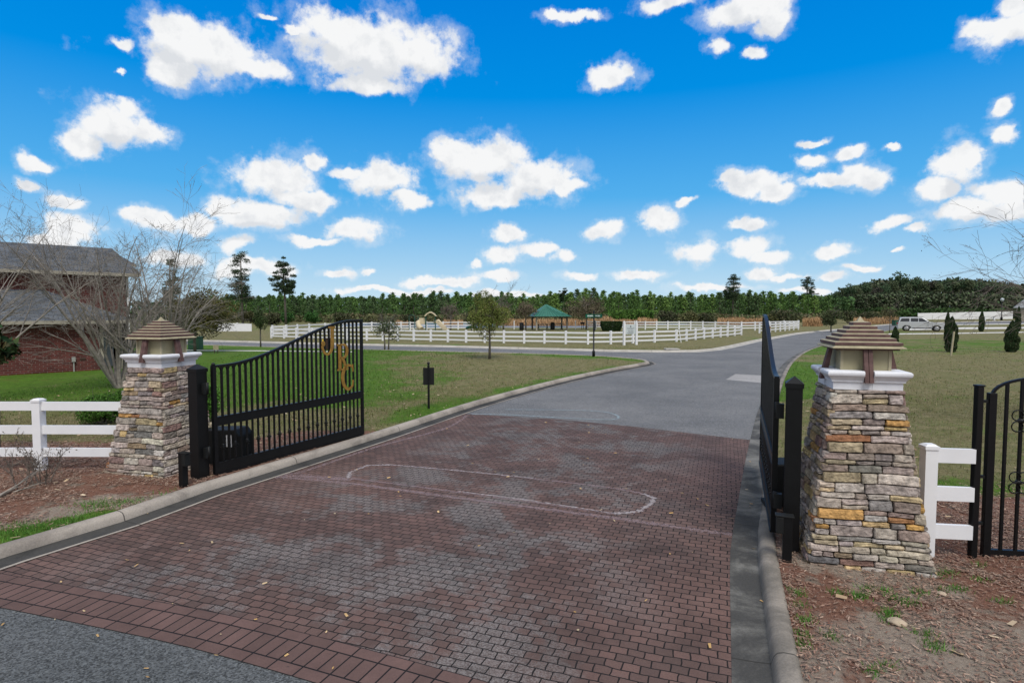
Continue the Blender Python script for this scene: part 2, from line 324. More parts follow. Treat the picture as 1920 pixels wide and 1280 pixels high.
M['mortar'] = mat('dark_mortar', (.022, .019, .017), .95, .3, 20)
M['leaf'] = mat('foliage', attr='col', rough=.75, spec=.15)
M['bark'] = mat('bark', (.13, .115, .095), .9, .4, 12, .6, 40)
M['bark_pale'] = mat('pale_bark', (.26, .235, .205), .85, .4, 9, .4, 40)
M['twig'] = mat('twigs', (.16, .135, .115), .9, .3, 12)
M['white'] = mat('white_paint', (.7, .7, .7), .5, .05, 3)
M['green_sign'] = mat('green_sign_enamel', (.004, .10, .055), .5)
M['text_white'] = mat('white_lettering', (.75, .78, .76), .5)
M['grey_text'] = mat('grey_lettering', (.12, .14, .15), .6)
M['board'] = mat('pale_sign_board', (.50, .55, .56), .6, .08, 5)
M['glass'] = mat('dark_car_glass', (.02, .022, .025), .12, spec=.6)
M['silver'] = mat('silver_car_paint', (.50, .51, .52), .3, metal=.25, spec=.5)
M['rubber'] = mat('rubber', (.02, .02, .02), .8)
M['rim'] = mat('wheel_rim', (.45, .45, .46), .3, metal=.7)
M['redlight'] = mat('tail_light', (.25, .01, .01), .3)
M['roof_green'] = mat('green_roof_metal', (.03, .14, .105), .45, .15, 3)
M['post_green'] = mat('dark_green_metal', (.01, .07, .05), .5)
M['play_tan'] = mat('tan_moulded_plastic', (.55, .47, .32), .5)
M['wood_grey'] = mat('weathered_wood', (.13, .115, .095), .8, .3, 12)
M['yellow'] = mat('yellow_plastic', (.75, .50, .03), .5)
M['brownbox'] = mat('dark_brown_box', (.05, .028, .02), .6)
M['water'] = mat('pond_water', (.17, .19, .22), .25, .1, .4, .2, 1.5, spec=.5)
M['metalroof'] = mat('pale_metal_roof', (.42, .44, .46), .45)
M['siding'] = mat('tan_siding', (.33, .30, .24), .8, .1, 6)
M['trim'] = mat('house_trim', (.34, .31, .25), .6)
M['rock'] = mat('pale_rock', (.42, .34, .25), .9, .3, 15, .6, 20)
M['greenbox'] = mat('green_utility_box', (.03, .09, .05), .6)
def m_brick():
    n = NB('red_brick_wall', .9, .15)
    b = n.t.nodes.new('ShaderNodeTexBrick'); n.put(b.inputs['Vector'], n.uv); b.inputs['Scale'].default_value = 1; b.inputs['Brick Width'].default_value = .25; b.inputs['Row Height'].default_value = .085
    b.inputs['Mortar Size'].default_value = .007; b.inputs['Color1'].default_value = (.07, .017, .015, 1); b.inputs['Color2'].default_value = (.125, .032, .027, 1); b.inputs['Mortar'].default_value = (.17, .135, .12, 1)
    c = n.vmath('SCALE', b.outputs['Color'], scale=n.mapr(n.noise(n.uv, 3, 6, .7), .25, .75, .7, 1.3, False))
    n.col(c); n.bump(n.math('SUBTRACT', 0, b.outputs['Fac']), .5, .006); return n.m
M['brick'] = m_brick()
def m_shingle():
    n = NB('grey_roof_shingles', .95, .1)
    b = n.t.nodes.new('ShaderNodeTexBrick'); n.put(b.inputs['Vector'], n.uv); b.inputs['Scale'].default_value = 1; b.inputs['Brick Width'].default_value = .3; b.inputs['Row Height'].default_value = .14
    b.inputs['Mortar Size'].default_value = .008; b.inputs['Color1'].default_value = (.068, .078, .09, 1); b.inputs['Color2'].default_value = (.12, .132, .148, 1); b.inputs['Mortar'].default_value = (.03, .032, .036, 1)
    c = n.vmath('SCALE', b.outputs['Color'], scale=n.mapr(n.noise(n.obj, 1.2, 6, .7), .25, .75, .75, 1.3, False))
    n.col(c); n.bump(n.noise(n.obj, 40), .5, .01); return n.m
M['shingle'] = m_shingle()
# ------------------------------------------------------------------ mesh builder
class MB:
    def __init__(s): s.v = []; s.f = []; s.c = []; s.m = []; s.sm = []; s.uv = {}
    def add(s, vs, fs, col=None, mi=0, smooth=False, X=None, uvs=None):
        k = len(s.v)
        for p in vs:
            p = Vector(p); s.v.append(tuple(X @ p) if X is not None else tuple(p))
        for j, f in enumerate(fs):
            if uvs: s.uv[len(s.f)] = uvs[j]
            s.f.append(tuple(k+i for i in f)); s.c.append(col); s.m.append(mi); s.sm.append(smooth)
        return s
    def box(s, c, size, X=None, col=None, mi=0, rz=0, taper=1.0):
        x, y, z = size[0]/2, size[1]/2, size[2]/2; t = taper
        vs = [(-x, -y, -z), (x, -y, -z), (x, y, -z), (-x, y, -z), (-x*t, -y*t, z), (x*t, -y*t, z), (x*t, y*t, z), (-x*t, y*t, z)]
        Mx = Matrix.Translation(c) @ Matrix.Rotation(rz, 4, 'Z')
        if X is not None: Mx = X @ Mx
        return s.add(vs, [(3, 2, 1, 0), (4, 5, 6, 7), (0, 1, 5, 4), (1, 2, 6, 5), (2, 3, 7, 6), (3, 0, 4, 7)], col, mi, False, Mx)
    def bar(s, a, b, w, h=None, up=(0, 0, 1), mi=0, col=None):
        a = Vector(a); b = Vector(b); h = h or w; d = (b-a); L = d.length; d.normalize(); up = Vector(up)
        if abs(d.dot(up)) > .98: up = Vector((1, 0, 0))
        sx = d.cross(up).normalized(); sz = sx.cross(d)
        vs = [a+sx*i*w/2+sz*j*h/2 for i, j in ((-1, -1), (1, -1), (1, 1), (-1, 1))]+[b+sx*i*w/2+sz*j*h/2 for i, j in ((-1, -1), (1, -1), (1, 1), (-1, 1))]
        return s.add(vs, [(3, 2, 1, 0), (4, 5, 6, 7), (0, 1, 5, 4), (1, 2, 6, 5), (2, 3, 7, 6), (3, 0, 4, 7)], col, mi)
    def tube(s, pts, rad, n=6, mi=0, col=None, smooth=True, cap=True):
        pts = [Vector(p) for p in pts]; k = len(s.v); N = len(pts)
        if not hasattr(rad, '__len__'): rad = [rad]*N
        ref = Vector((.3, .1, 1)).normalized()
        for i, p in enumerate(pts):
            d = (pts[min(i+1, N-1)]-pts[max(i-1, 0)])
            if d.length < 1e-9: d = Vector((0, 0, 1))
            d.normalize()
            r0 = ref if abs(d.dot(ref)) < .95 else Vector((1, 0, 0))
            a = d.cross(r0).normalized(); b = d.cross(a)
            for j in range(n):
                t = 2*PI*j/n; q = p+(a*math.cos(t)+b*math.sin(t))*rad[i]; s.v.append((q.x, q.y, q.z))
        for i in range(N-1):
            for j in range(n):
                s.f.append((k+i*n+j, k+i*n+(j+1) % n, k+(i+1)*n+(j+1) % n, k+(i+1)*n+j)); s.c.append(col); s.m.append(mi); s.sm.append(smooth)
        if cap:
            for o in (0, (N-1)*n):
                s.f.append(tuple(k+o+j for j in range(n))); s.c.append(col); s.m.append(mi); s.sm.append(False)
        return s
    def lathe(s, c, prof, n=12, mi=0, col=None, smooth=True, X=None):
        c = Vector(c); vs = []; fs = []
        for (r, z) in prof:
            for j in range(n): t = 2*PI*(j+.5)/n; vs.append((c.x+r*math.cos(t), c.y+r*math.sin(t), c.z+z))
        for i in range(len(prof)-1):
            for j in range(n): fs.append((i*n+j, i*n+(j+1) % n, (i+1)*n+(j+1) % n, (i+1)*n+j))
        fs.append(tuple(reversed(range(n)))); fs.append(tuple((len(prof)-1)*n+j for j in range(n)))
        return s.add(vs, fs, col, mi, smooth, X)
    def prism(s, poly, y0, y1, X=None, mi=0, col=None, smooth=False):
        """polygon in local x,z extruded along local y"""
        n = len(poly); vs = [(p[0], y0, p[1]) for p in poly]+[(p[0], y1, p[1]) for p in poly]
        fs = [tuple(range(n)), tuple(reversed(range(n, 2*n)))]+[(i, i+n, (i+1) % n+n, (i+1) % n) for i in range(n)]
        return s.add(vs, fs, col, mi, smooth, X)
    def build(s, name, mats, parent=None, loc=None, bevel=0):
        me = bpy.data.meshes.new(name); me.from_pydata(s.v, [], s.f)
        for m in (mats if isinstance(mats, (list, tuple)) else [mats]): me.materials.append(m)
        me.polygons.foreach_set('material_index', s.m); me.polygons.foreach_set('use_smooth', s.sm)
        if any(c is not None for c in s.c):
            a = me.color_attributes.new('col', 'FLOAT_COLOR', 'CORNER'); buf = []
            for f, c in zip(s.f, s.c):
                c = c or (.5, .5, .5); buf += list((c[0], c[1], c[2], 1))*len(f)
            a.data.foreach_set('color', buf)
        if s.uv:
            u = me.uv_layers.new(name='UVMap'); buf = []
            for i, f in enumerate(s.f):
                q = s.uv.get(i) or [(0, 0)]*len(f)
                for t in q: buf += [t[0], t[1]]
            u.data.foreach_set('uv', buf)
        me.update()
        bm = bmesh.new(); bm.from_mesh(me); bmesh.ops.recalc_face_normals(bm, faces=bm.faces); bm.to_mesh(me); bm.free()
        return link(name, me, parent, loc, bevel)
def link(name, me, parent=None, loc=None, bevel=0):
    o = bpy.data.objects.new(name, me); COL.objects.link(o)
    if loc is not None: o.location = loc
    if parent is not None:
        o.parent = parent; KIDS.setdefault(parent.name, []).append(o)
    if bevel:
        b = o.modifiers.new('bevel', 'BEVEL'); b.width = bevel; b.segments = 2; b.limit_method = 'ANGLE'
    return o
def np_mesh(name, V, Fq, cols, material, parent=None, loc=None, per=4):
    """V (n,3), Fq (m,per) faces, cols (m,3)"""
    me = bpy.data.meshes.new(name); n = len(V); m = len(Fq)
    me.vertices.add(n); me.vertices.foreach_set('co', np.asarray(V, dtype=np.float32).ravel())
    me.loops.add(m*per); me.loops.foreach_set('vertex_index', np.asarray(Fq, dtype=np.int32).ravel())
    me.polygons.add(m); me.polygons.foreach_set('loop_start', np.arange(0, m*per, per, dtype=np.int32))
    me.polygons.foreach_set('loop_total', np.full(m, per, dtype=np.int32)) if False else None
    me.update(calc_edges=True); me.validate()
    a = me.color_attributes.new('col', 'FLOAT_COLOR', 'CORNER')
    c4 = np.ones((m, per, 4), dtype=np.float32); c4[:, :, :3] = np.asarray(cols)[:, None, :]
    a.data.foreach_set('color', c4.ravel()); me.materials.append(material)
    return link(name, me, parent, loc)
def cards(name, C, size, cols, parent=None, seed=1, flat=.0, asp=.55, material=None, loc=None, upright=False):
    rs_ = np.random.RandomState(seed); C = np.asarray(C, dtype=float); n = len(C)
    a = rs_.normal(size=(n, 3)); a[:, 2] *= (1-flat)
    if upright: a = rs_.normal(size=(n, 3))*.25; a[:, 2] = 1
    a /= np.linalg.norm(a, axis=1)[:, None]
    b = rs_.normal(size=(n, 3)); b -= (a*b).sum(1)[:, None]*a; b /= np.linalg.norm(b, axis=1)[:, None]
    sz = (size if hasattr(size, '__len__') else np.full(n, size))*rs_.uniform(.6, 1.35, n)
    a *= sz[:, None]; b *= (sz*asp)[:, None]
    V = np.empty((n, 4, 3)); V[:, 0] = C-a*.5; V[:, 1] = C+b*.5; V[:, 2] = C+a*.5; V[:, 3] = C-b*.5
    return np_mesh(name, V.reshape(-1, 3), np.arange(4*n).reshape(n, 4), cols, material or M['leaf'], parent, loc)
def colmix(n, cs, seed=0, jit=.2):
    r_ = np.random.RandomState(seed); cs = np.asarray(cs, dtype=float); w = r_.dirichlet([.7]*len(cs), n); c = w@cs
    return c*r_.uniform(1-jit, 1+jit, n)[:, None]
# ------------------------------------------------------------------ 2-D curve helpers
def catmull(P, step=.6):
    P = [Vector((p[0], p[1])) for p in P]; out = []
    for i in range(len(P)-1):
        p0 = P[max(i-1, 0)]; p1 = P[i]; p2 = P[i+1]; p3 = P[min(i+2, len(P)-1)]
        n = max(1, int((p2-p1).length/step))
        n = min(n, 24)
        for k in range(n):
            t = k/n
            # centripetal-ish blend, clamped
            m1 = (p2-p0)*.5; m2 = (p3-p1)*.5; L = (p2-p1).length
            if m1.length > L: m1 = m1.normalized()*L
            if m2.length > L: m2 = m2.normalized()*L
            h = (2*t**3-3*t*t+1)*p1+(t**3-2*t*t+t)*m1+(-2*t**3+3*t*t)*p2+(t**3-t*t)*m2; out.append(h)
    out.append(P[-1]); return out
def normals2(P):
    N = []
    for i in range(len(P)):
        d = (P[min(i+1, len(P)-1)]-P[max(i-1, 0)]).normalized(); N.append(Vector((d.y, -d.x)))
    return N
def sweep(name, P, prof, material, scale=None, kind='structure', uvscale=1, attr_edge=False):
    """prof = list of (offset to the right of travel, z)"""
    N = normals2(P); b = MB(); n = len(prof); L = 0
    for i, p in enumerate(P):
        q = [(p.x+N[i].x*o, p.y+N[i].y*o, z if scale is None else z*scale[i]) for (o, z) in prof]
        b.v += q
    for i in range(len(P)-1):
        l2 = L+(P[i+1]-P[i]).length
        for j in range(n-1):
            b.uv[len(b.f)] = [(L, prof[j][0]), (l2, prof[j][0]), (l2, prof[j+1][0]), (L, prof[j+1][0])]
            b.f.append((i*n+j, (i+1)*n+j, (i+1)*n+j+1, i*n+j+1)); b.c.append(None); b.m.append(0); b.sm.append(True)
        L = l2
    o = b.build(name, material)
    if attr_edge:
        a = o.data.attributes.new('edge', 'FLOAT', 'POINT'); mid = (n-1)/2
        a.data.foreach_set('value', [abs(i % n-mid)/mid for i in range(len(b.v))])
    tag(o, kind=kind); return o
def flip_up(o):
    me = o.data; bm = bmesh.new(); bm.from_mesh(me)
    for f in bm.faces:
        if f.normal.z < 0: f.normal_flip()
    bm.to_mesh(me); bm.free(); return o
def sheet(name, poly, z, material, uvang=None, uvo=(0, 0)):
    vs = [Vector((p[0], p[1])) for p in poly]; n = len(vs)
    r = delaunay_2d_cdt(vs, [], [list(range(n))], 1, 1e-6)
    me = bpy.data.meshes.new(name); me.from_pydata([(v.x, v.y, z) for v in r[0]], [], [tuple(f) for f in r[2]]); me.materials.append(material)
    if uvang is not None:
        u = me.uv_layers.new(name='UVMap'); c, s = math.cos(uvang), math.sin(uvang)
        for l in me.loops:
            v = me.vertices[l.vertex_index].co; x, y = v.x-uvo[0], v.y-uvo[1]; u.data[l.index].uv = (x*c-y*s, x*s+y*c)
    me.update(); o = link(name, me); flip_up(o); return tag(o, kind='structure')
# ================================================================== SETTING
RA = R(21.5)                                   # heading of the entrance road, clockwise from +Y
def V2(p): return Vector((p[0], p[1]))
fw = Vector((math.sin(RA), math.cos(RA)))
Lb = [G(0, 1022)+Vector((-fw.x, -fw.y, 0))*11]+[G(*p) for p in ((0, 1022), (210, 962), (371, 908), (480, 876), (700, 811), (893, 751), (1047, 711), (1140, 691.5), (1192, 682.5), (1211, 678.5), (1206, 675.3), (1180, 672), (1110, 667), (960, 662), (847, 659.5), (675, 655), (511, 650.5), (380, 646.8), (200, 643), (0, 639), (-300, 634))]
Up = [G(*p) for p in ((-300, 629), (0, 632.5), (200, 635), (380, 637.5), (586, 642.5), (675, 644.5), (847, 648), (960, 651), (1060, 653.5), (1147, 656), (1241, 657), (1300, 656.5), (1335, 653.5), (1363, 648.5), (1419, 636.5), (1444, 632.5), (1494, 624), (1550, 618.5), (1600, 614), (1640, 610), (1680, 607), (1790, 603.5), (1890, 601.5), (2100, 599.5))]
Rt = [G(*p) for p in ((2100, 604.5), (1890, 606.5), (1800, 608.5), (1740, 611), (1690, 616), (1660, 621), (1620, 628), (1572, 638), (1540, 648.5), (1512, 660), (1489, 678), (1474, 704), (1458, 760), (1452, 850), (1453, 950), (1456, 1030), (1507, 1280))]
Rt.append(Rt[-1]+(Rt[-1]-Rt[-2]).normalized()*8)
Lc, Uc, Rc = catmull(Lb), catmull(Up, 2), catmull(Rt)
HOLE = [tuple(p) for p in Lc+Uc+Rc]
def in_poly(px, py, poly):
    P = np.asarray(poly); x0, y0 = P[:, 0], P[:, 1]; x1, y1 = np.roll(x0, -1), np.roll(y0, -1); r = np.zeros(len(px), bool)
    for a, b, c, d in zip(x0, y0, x1, y1):
        k = ((b > py) != (d > py)) & (px < (c-a)*(py-b)/((d-b) if d != b else 1e-9)+a); r ^= k
    return r
def sst(a, b, x):
    t = min(1, max(0, (x-a)/(b-a))); return t*t*(3-2*t)
LcN = [(p.x, p.y) for p in Lc]; RcN = [(p.x, p.y) for p in Rc]
LA = np.array(LcN); RAr = np.array(RcN)
def dkerb(x, y): return math.sqrt(min(((LA-[x, y])**2).sum(1).min(), ((RAr-[x, y])**2).sum(1).min()))
sgn = G(1113, 668)
def mask_at(x, y):
    left = x < (y-6.7)*.42-5.9+8 and x/y < .42
    nz = noise.noise(Vector((x*.12, y*.12, 3)))*.5+noise.noise(Vector((x*.5, y*.5, 8)))*.3
    az = x/max(y, .1); g = .22
    if y < 46 and left:
        # bright turf to the left, olive in the middle, tan toward the kerb
        t = sst(-.06, -.30, az); g = .12+.75*t*sst(13.5, 18, y)
        g = max(g, .14+.55*sst(14, 11, y)*0)
        if y > 20: g = max(g, .45*sst(.0, -.15, az))
        dk = dkerb(x, y); g += .5*sst(1.3, .3, dk)
        g += .6*sst(4.0, 1.0, math.hypot((x-sgn.x-.8)*.6, y-sgn.y-.3))
        g += .35*sst(1.2, .4, math.hypot(x+2.2, y-15.3))
    elif az > .4 and y > 5:
        g = .16+.35*sst(34, 40, y)*sst(62, 50, y)+.3*sst(20, 14, y)*sst(9.5, 12, y)*.4
        g += .32*sst(2.2, .6, dkerb(x, y))*sst(14, 18, y)+.5*sst(9.5, 8.4, y)*sst(7.4, 8.2, y)
        if 17 < y < 30: g += .25*sst(.62, .5, az)
    elif y > 46:
        g = .18+.12*sst(60, 80, y); dk = dkerb(x, y) if y < 120 else 9
        g += .35*sst(3, 1, dk) if x > 8 else 0
    g += nz*.55
    m = s = 0.0
    if x < 0:
        dk = dkerb(x, y)
        m = sst(12.4, 10.6, y) if x < -3 else 0
        if x > -6 and y > 9.2: m = max(sst(2.2, 1.5, dk)*sst(13.5, 12, y)*.8, 0)
        s = sst(1.9, .5, dk)*sst(9.0, 7.8, y)*.8
        g2 = sst(7.9, 7.2, y)*sst(.9, .3, dk); m *= 1-g2; s *= 1-.8*g2; g += g2*.8
    elif x > 1.5:
        m = sst(8.9, 7.4, y)
        s = .38*sst(1.6, .0, abs(x-3.6)*.6)*sst(6.6, 5.4, y)+.36*sst(5.2, 4.6, y)
        s = max(s, .7*sst(1.0, .8, math.hypot(x-3.73, y-6.3)))
    return min(1, max(0, g)), m, s
def build_ground():
    pts = []
    def ring(x0, x1, y0, y1, st):
        nx = int((x1-x0)/st); ny = int((y1-y0)/st)
        for i in range(nx+1):
            for j in range(ny+1): pts.append((x0+i*st+rng.uniform(-.2, .2)*st, y0+j*st+rng.uniform(-.2, .2)*st))
    ring(-18, 16, 3, 24, .42); ring(-60, 70, 24.6, 64, 1.3); ring(-46, -19, 3, 24, 1.3); ring(17.5, 50, 3, 24, 1.3); ring(-220, 260, 67, 260, 8); ring(-2400, 2400, 300, 2600, 230)
    ring(-2400, 2400, -600, -60, 230); ring(-60, 60, -50, 2, 6)
    vs = [Vector(p) for p in HOLE]; n0 = len(vs); edges = [(i, (i+1) % n0) for i in range(n0)]
    box = [(-3000, -1500), (3000, -1500), (3000, 3000), (-3000, 3000)]
    vs += [Vector(p) for p in box]; edges += [(n0+i, n0+(i+1) % 4) for i in range(4)]
    P = np.array(pts); P = P[~in_poly(P[:, 0], P[:, 1], HOLE)]; vs += [Vector(p) for p in P]
    r = delaunay_2d_cdt(vs, edges, [], 0, 1e-5); V, Fc = r[0], r[2]
    A = np.array([(v.x, v.y) for v in V]); T = np.array([tuple(f) for f in Fc]); C = A[T].mean(1); T = T[~in_poly(C[:, 0], C[:, 1], HOLE)]
    zz = [.1+.012*noise.noise(Vector((x*.9, y*.9, 0))) if (abs(x) < 60 and 3 < y < 64 and dkerb(x, y) > .3) else .1 for x, y in A]
    me = bpy.data.meshes.new('ground'); me.from_pydata([(x, y, z) for (x, y), z in zip(A, zz)], [], T.tolist()); me.materials.append(M['ground'])
    a = me.color_attributes.new('mask', 'FLOAT_COLOR', 'POINT'); buf = []
    for x, y in A: g, m, s = mask_at(x, y); buf += [g, m, s, 1]
    a.data.foreach_set('color', buf); me.polygons.foreach_set('use_smooth', [True]*len(me.polygons)); me.update()
    o = link('ground', me); flip_up(o); tag(o, kind='structure')
build_ground()
road = sheet('road', HOLE, 0.0, M['asphalt'])
KP = [(0, .02), (0, .105), (.03, .125), (.10, .125), (.145, .112), (.17, .08), (.19, .012), (.19, -.02)]
iC = next(i for i, p in enumerate(Lc) if p.x > G(1180, 684).x)
sweep('kerb', Lc, KP, M['kerb'])
sweep('gutter', Lc, [(.17, .018), (.28, .010), (.47, .009)], M['gutter_dark'])
sweep('gutter_edge', Lc, [(.455, .0125), (.50, .0125)], M['kerb'])
sweep('kerb', Uc, KP, M['kerb_pale']); sweep('gutter', Uc, [(.17, .018), (.55, .008)], M['kerb_pale'])
def rts(p): # kerb drops to a flush apron beside the open gate
    return 1-.75*sst(6.9, 7.3, p.y)*sst(24.5, 22.5, p.y)
N_ = normals2(Rc)
rsc = [rts(p) for p in Rc]
M['kerb_r'] = m_concrete('worn_kerb_concrete', (.27, .24, .205), (.12, .11, .095), .8, .40, .6)
sweep('kerb', Rc, KP, M['kerb_r'], scale=rsc)
sweep('gutter', Rc, [(.16, .03), (.18, .02), (.30, .010), (.47, .008)], M['gutter'])
# paved apron
inner = catmull([G(*p, 0) for p in ((-500, 985), (-200, 1037), (0, 1075), (230, 1116), (440, 1156), (660, 1210), (893, 1273), (1150, 1350), (1400, 1430))], .4)
nI = normals2(inner); mid = [p+n*.25 for p, n in zip(inner, nI)]
top = [G(1425, 826, 0), G(1390, 823, 0), G(1201, 801, 0), G(1047, 786, 0), G(877, 776, 0), G(858, 775, 0)]
def grid_sheet(name, poly, z, material, st, ang):
    P = np.array([(p[0], p[1]) for p in poly]); x0, y0 = P.min(0); x1, y1 = P.max(0)
    g = np.array([(x, y) for x in np.arange(x0, x1, st) for y in np.arange(y0, y1, st)]); g = g[in_poly(g[:, 0], g[:, 1], P)]
    vs = [Vector(p) for p in P]+[Vector(p) for p in g]; n = len(P)
    r = delaunay_2d_cdt(vs, [], [list(range(n))], 1, 1e-5)
    me = bpy.data.meshes.new(name); me.from_pydata([(v.x, v.y, z) for v in r[0]], [], [tuple(f) for f in r[2]]); me.materials.append(material)
    u = me.uv_layers.new(name='UVMap'); c, s = math.cos(ang), math.sin(ang)
    for l in me.loops:
        v = me.vertices[l.vertex_index].co; u.data[l.index].uv = (v.x*c-v.y*s+20, v.x*s+v.y*c+20)
    a = me.color_attributes.new('edge', 'FLOAT_COLOR', 'POINT'); buf = []
    for v in me.vertices:
        d = dkerb(v.co.x, v.co.y); e = .95*sst(2.3, .7, d); buf += [e, e, e, 1]
    a.data.foreach_set('color', buf); me.update(); o = link(name, me); flip_up(o); return tag(o, kind='structure')
left_edge = [G(-40, 1058, 0)+Vector((-fw.x, -fw.y, 0))*2.0]
pav = [(p.x, p.y) for p in mid if p.x < 2.0 and p.x > -7.2]
pavpoly = pav+[(2.05, 3.7), (G(1400, 1280, 0).x, 4.2)]+[tuple(p[:2]) for p in top]+[tuple(G(450, 900, 0)[:2]), tuple(G(0, 1050, 0)[:2])]
pavpoly = [(float(a), float(b)) for a, b in pavpoly]
grid_sheet('paved_apron', pavpoly, .004, M['paver'], .35, R(20))
bord = [p for p in inner if p.x < 2.1]
o = sweep('border_paving', bord, [(0, .0075), (.5, .0075)], M['border']); flip_up(o)
nearp = [(p.x, p.y) for p in mid if p.x < 2.4]
near = [(-16, nearp[0][1]+1)]+nearp+[(2.4, -8), (-16, -8)]
near = [(float(a), float(b)) for a, b in near]
# clip the near asphalt to the carriageway: its left side stops under the gutter
def left_x(y): return -5.9-(6.75-y)*.42+.3
near = [p for p in nearp if p[0] > left_x(p[1])]; near = near+[(2.3, near[-1][1]-.3), (-.8, -3.0), (left_x(-3)+.0, -3.0)]
near = [(float(a), float(b)) for a, b in near]
sheet('road_near', near, .004, M['asphalt_dark'])
# paint and sealant lines
M['lilac'] = m_line('lilac_sealant', (.30, .22, .225), .40, .55); M['lilac_pale'] = m_line('pale_sealant', (.42, .38, .38), .39, .66); M['grey_line'] = m_line('grey_sealant', (.30, .37, .40), .34, .7); M['pale_line'] = m_line('pale_scuff', (.36, .36, .36), .4, .6)
def line(px, w, z, m, closed=False, step=.25):
    P = [G(a, b, 0) for a, b in px]
    if closed: P.append(P[0])
    C = catmull(P, step)
    o = sweep('road_marking', C, [(-w/2, z), (-w/4, z), (0, z), (w/4, z), (w/2, z)], m, attr_edge=True); return flip_up(o)
line([(652, 897), (660, 884), (692, 873), (730, 872), (870, 884), (1000, 898), (1130, 913), (1196, 924), (1224, 934), (1221, 947), (1196, 961), (1150, 964), (1100, 957), (1000, 942), (900, 929), (760, 910), (655, 897)], .11, .0095, M['lilac'])
line([(652, 897), (657, 886), (690, 873), (735, 872)], .10, .011, M['lilac_pale']); line([(1150, 964), (1196, 960), (1220, 946), (1226, 934), (1205, 926)], .11, .011, M['lilac_pale'])
line([(735, 872), (870, 884), (1000, 897)], .05, .0108, M['lilac_pale']); line([(860, 922), (1000, 940), (1150, 963)], .05, .0112, M['lilac_pale'])
line([(498, 893), (640, 905), (860, 934), (1100, 965), (1372, 1003)], .17, .0082, M['lilac'])
line([(500, 895), (560, 887), (700, 840), (836, 803), (876, 779)], .14, .0085, M['lilac'])
line([(505, 894), (560, 893), (660, 900)], .3, .0088, M['lilac'])
line([(885, 777), (960, 778), (1060, 784), (1147, 787), (1160, 781), (1130, 772), (1060, 769), (947, 768)], .10, .0098, M['grey_line'])
line([(1330, 764), (1360, 766), (1400, 769)], .10, .008, M['pale_line'])
sheet('road_patch', [tuple(G(*p, 0)[:2]) for p in ((1361, 711.5), (1379, 701), (1450, 705), (1448, 720))], .005, M['asphalt_patch'])
# pavements, drives and pond
def strip(name, px, m, z=.108):
    return sheet(name, [tuple(G(a, b, z)[:2]) for a, b in px], z, m)
strip('sidewalk', [(330, 655.6), (520, 657), (660, 658.6), (660, 660), (520, 658.4), (330, 657)], M['walk'])
strip('sidewalk', [(1668, 625), (1780, 624), (1905, 622), (2100, 619), (2100, 620.8), (1905, 623.6), (1780, 625.8), (1662, 627)], M['walk'])
strip('driveway', [(1690, 615.5), (1790, 613.6), (1900, 613), (2100, 611), (2100, 614), (1900, 616.3), (1790, 617), (1700, 619)], M['walk'], .112)
strip('sidewalk', [(1795, 607.8), (1890, 606.6), (2000, 605.3), (2000, 606.2), (1890, 607.9), (1795, 609.2)], M['walk'], .116)
strip('pond', [(640, 606.6), (900, 606.0), (1100, 606), (1290, 606.5), (1290, 608), (1090, 614), (900, 614), (640, 612)], M['water'], .106)
M['dirt'] = mat('bare_sandy_soil', (.30, .21, .13), .95, .3, .8, .4, 4)
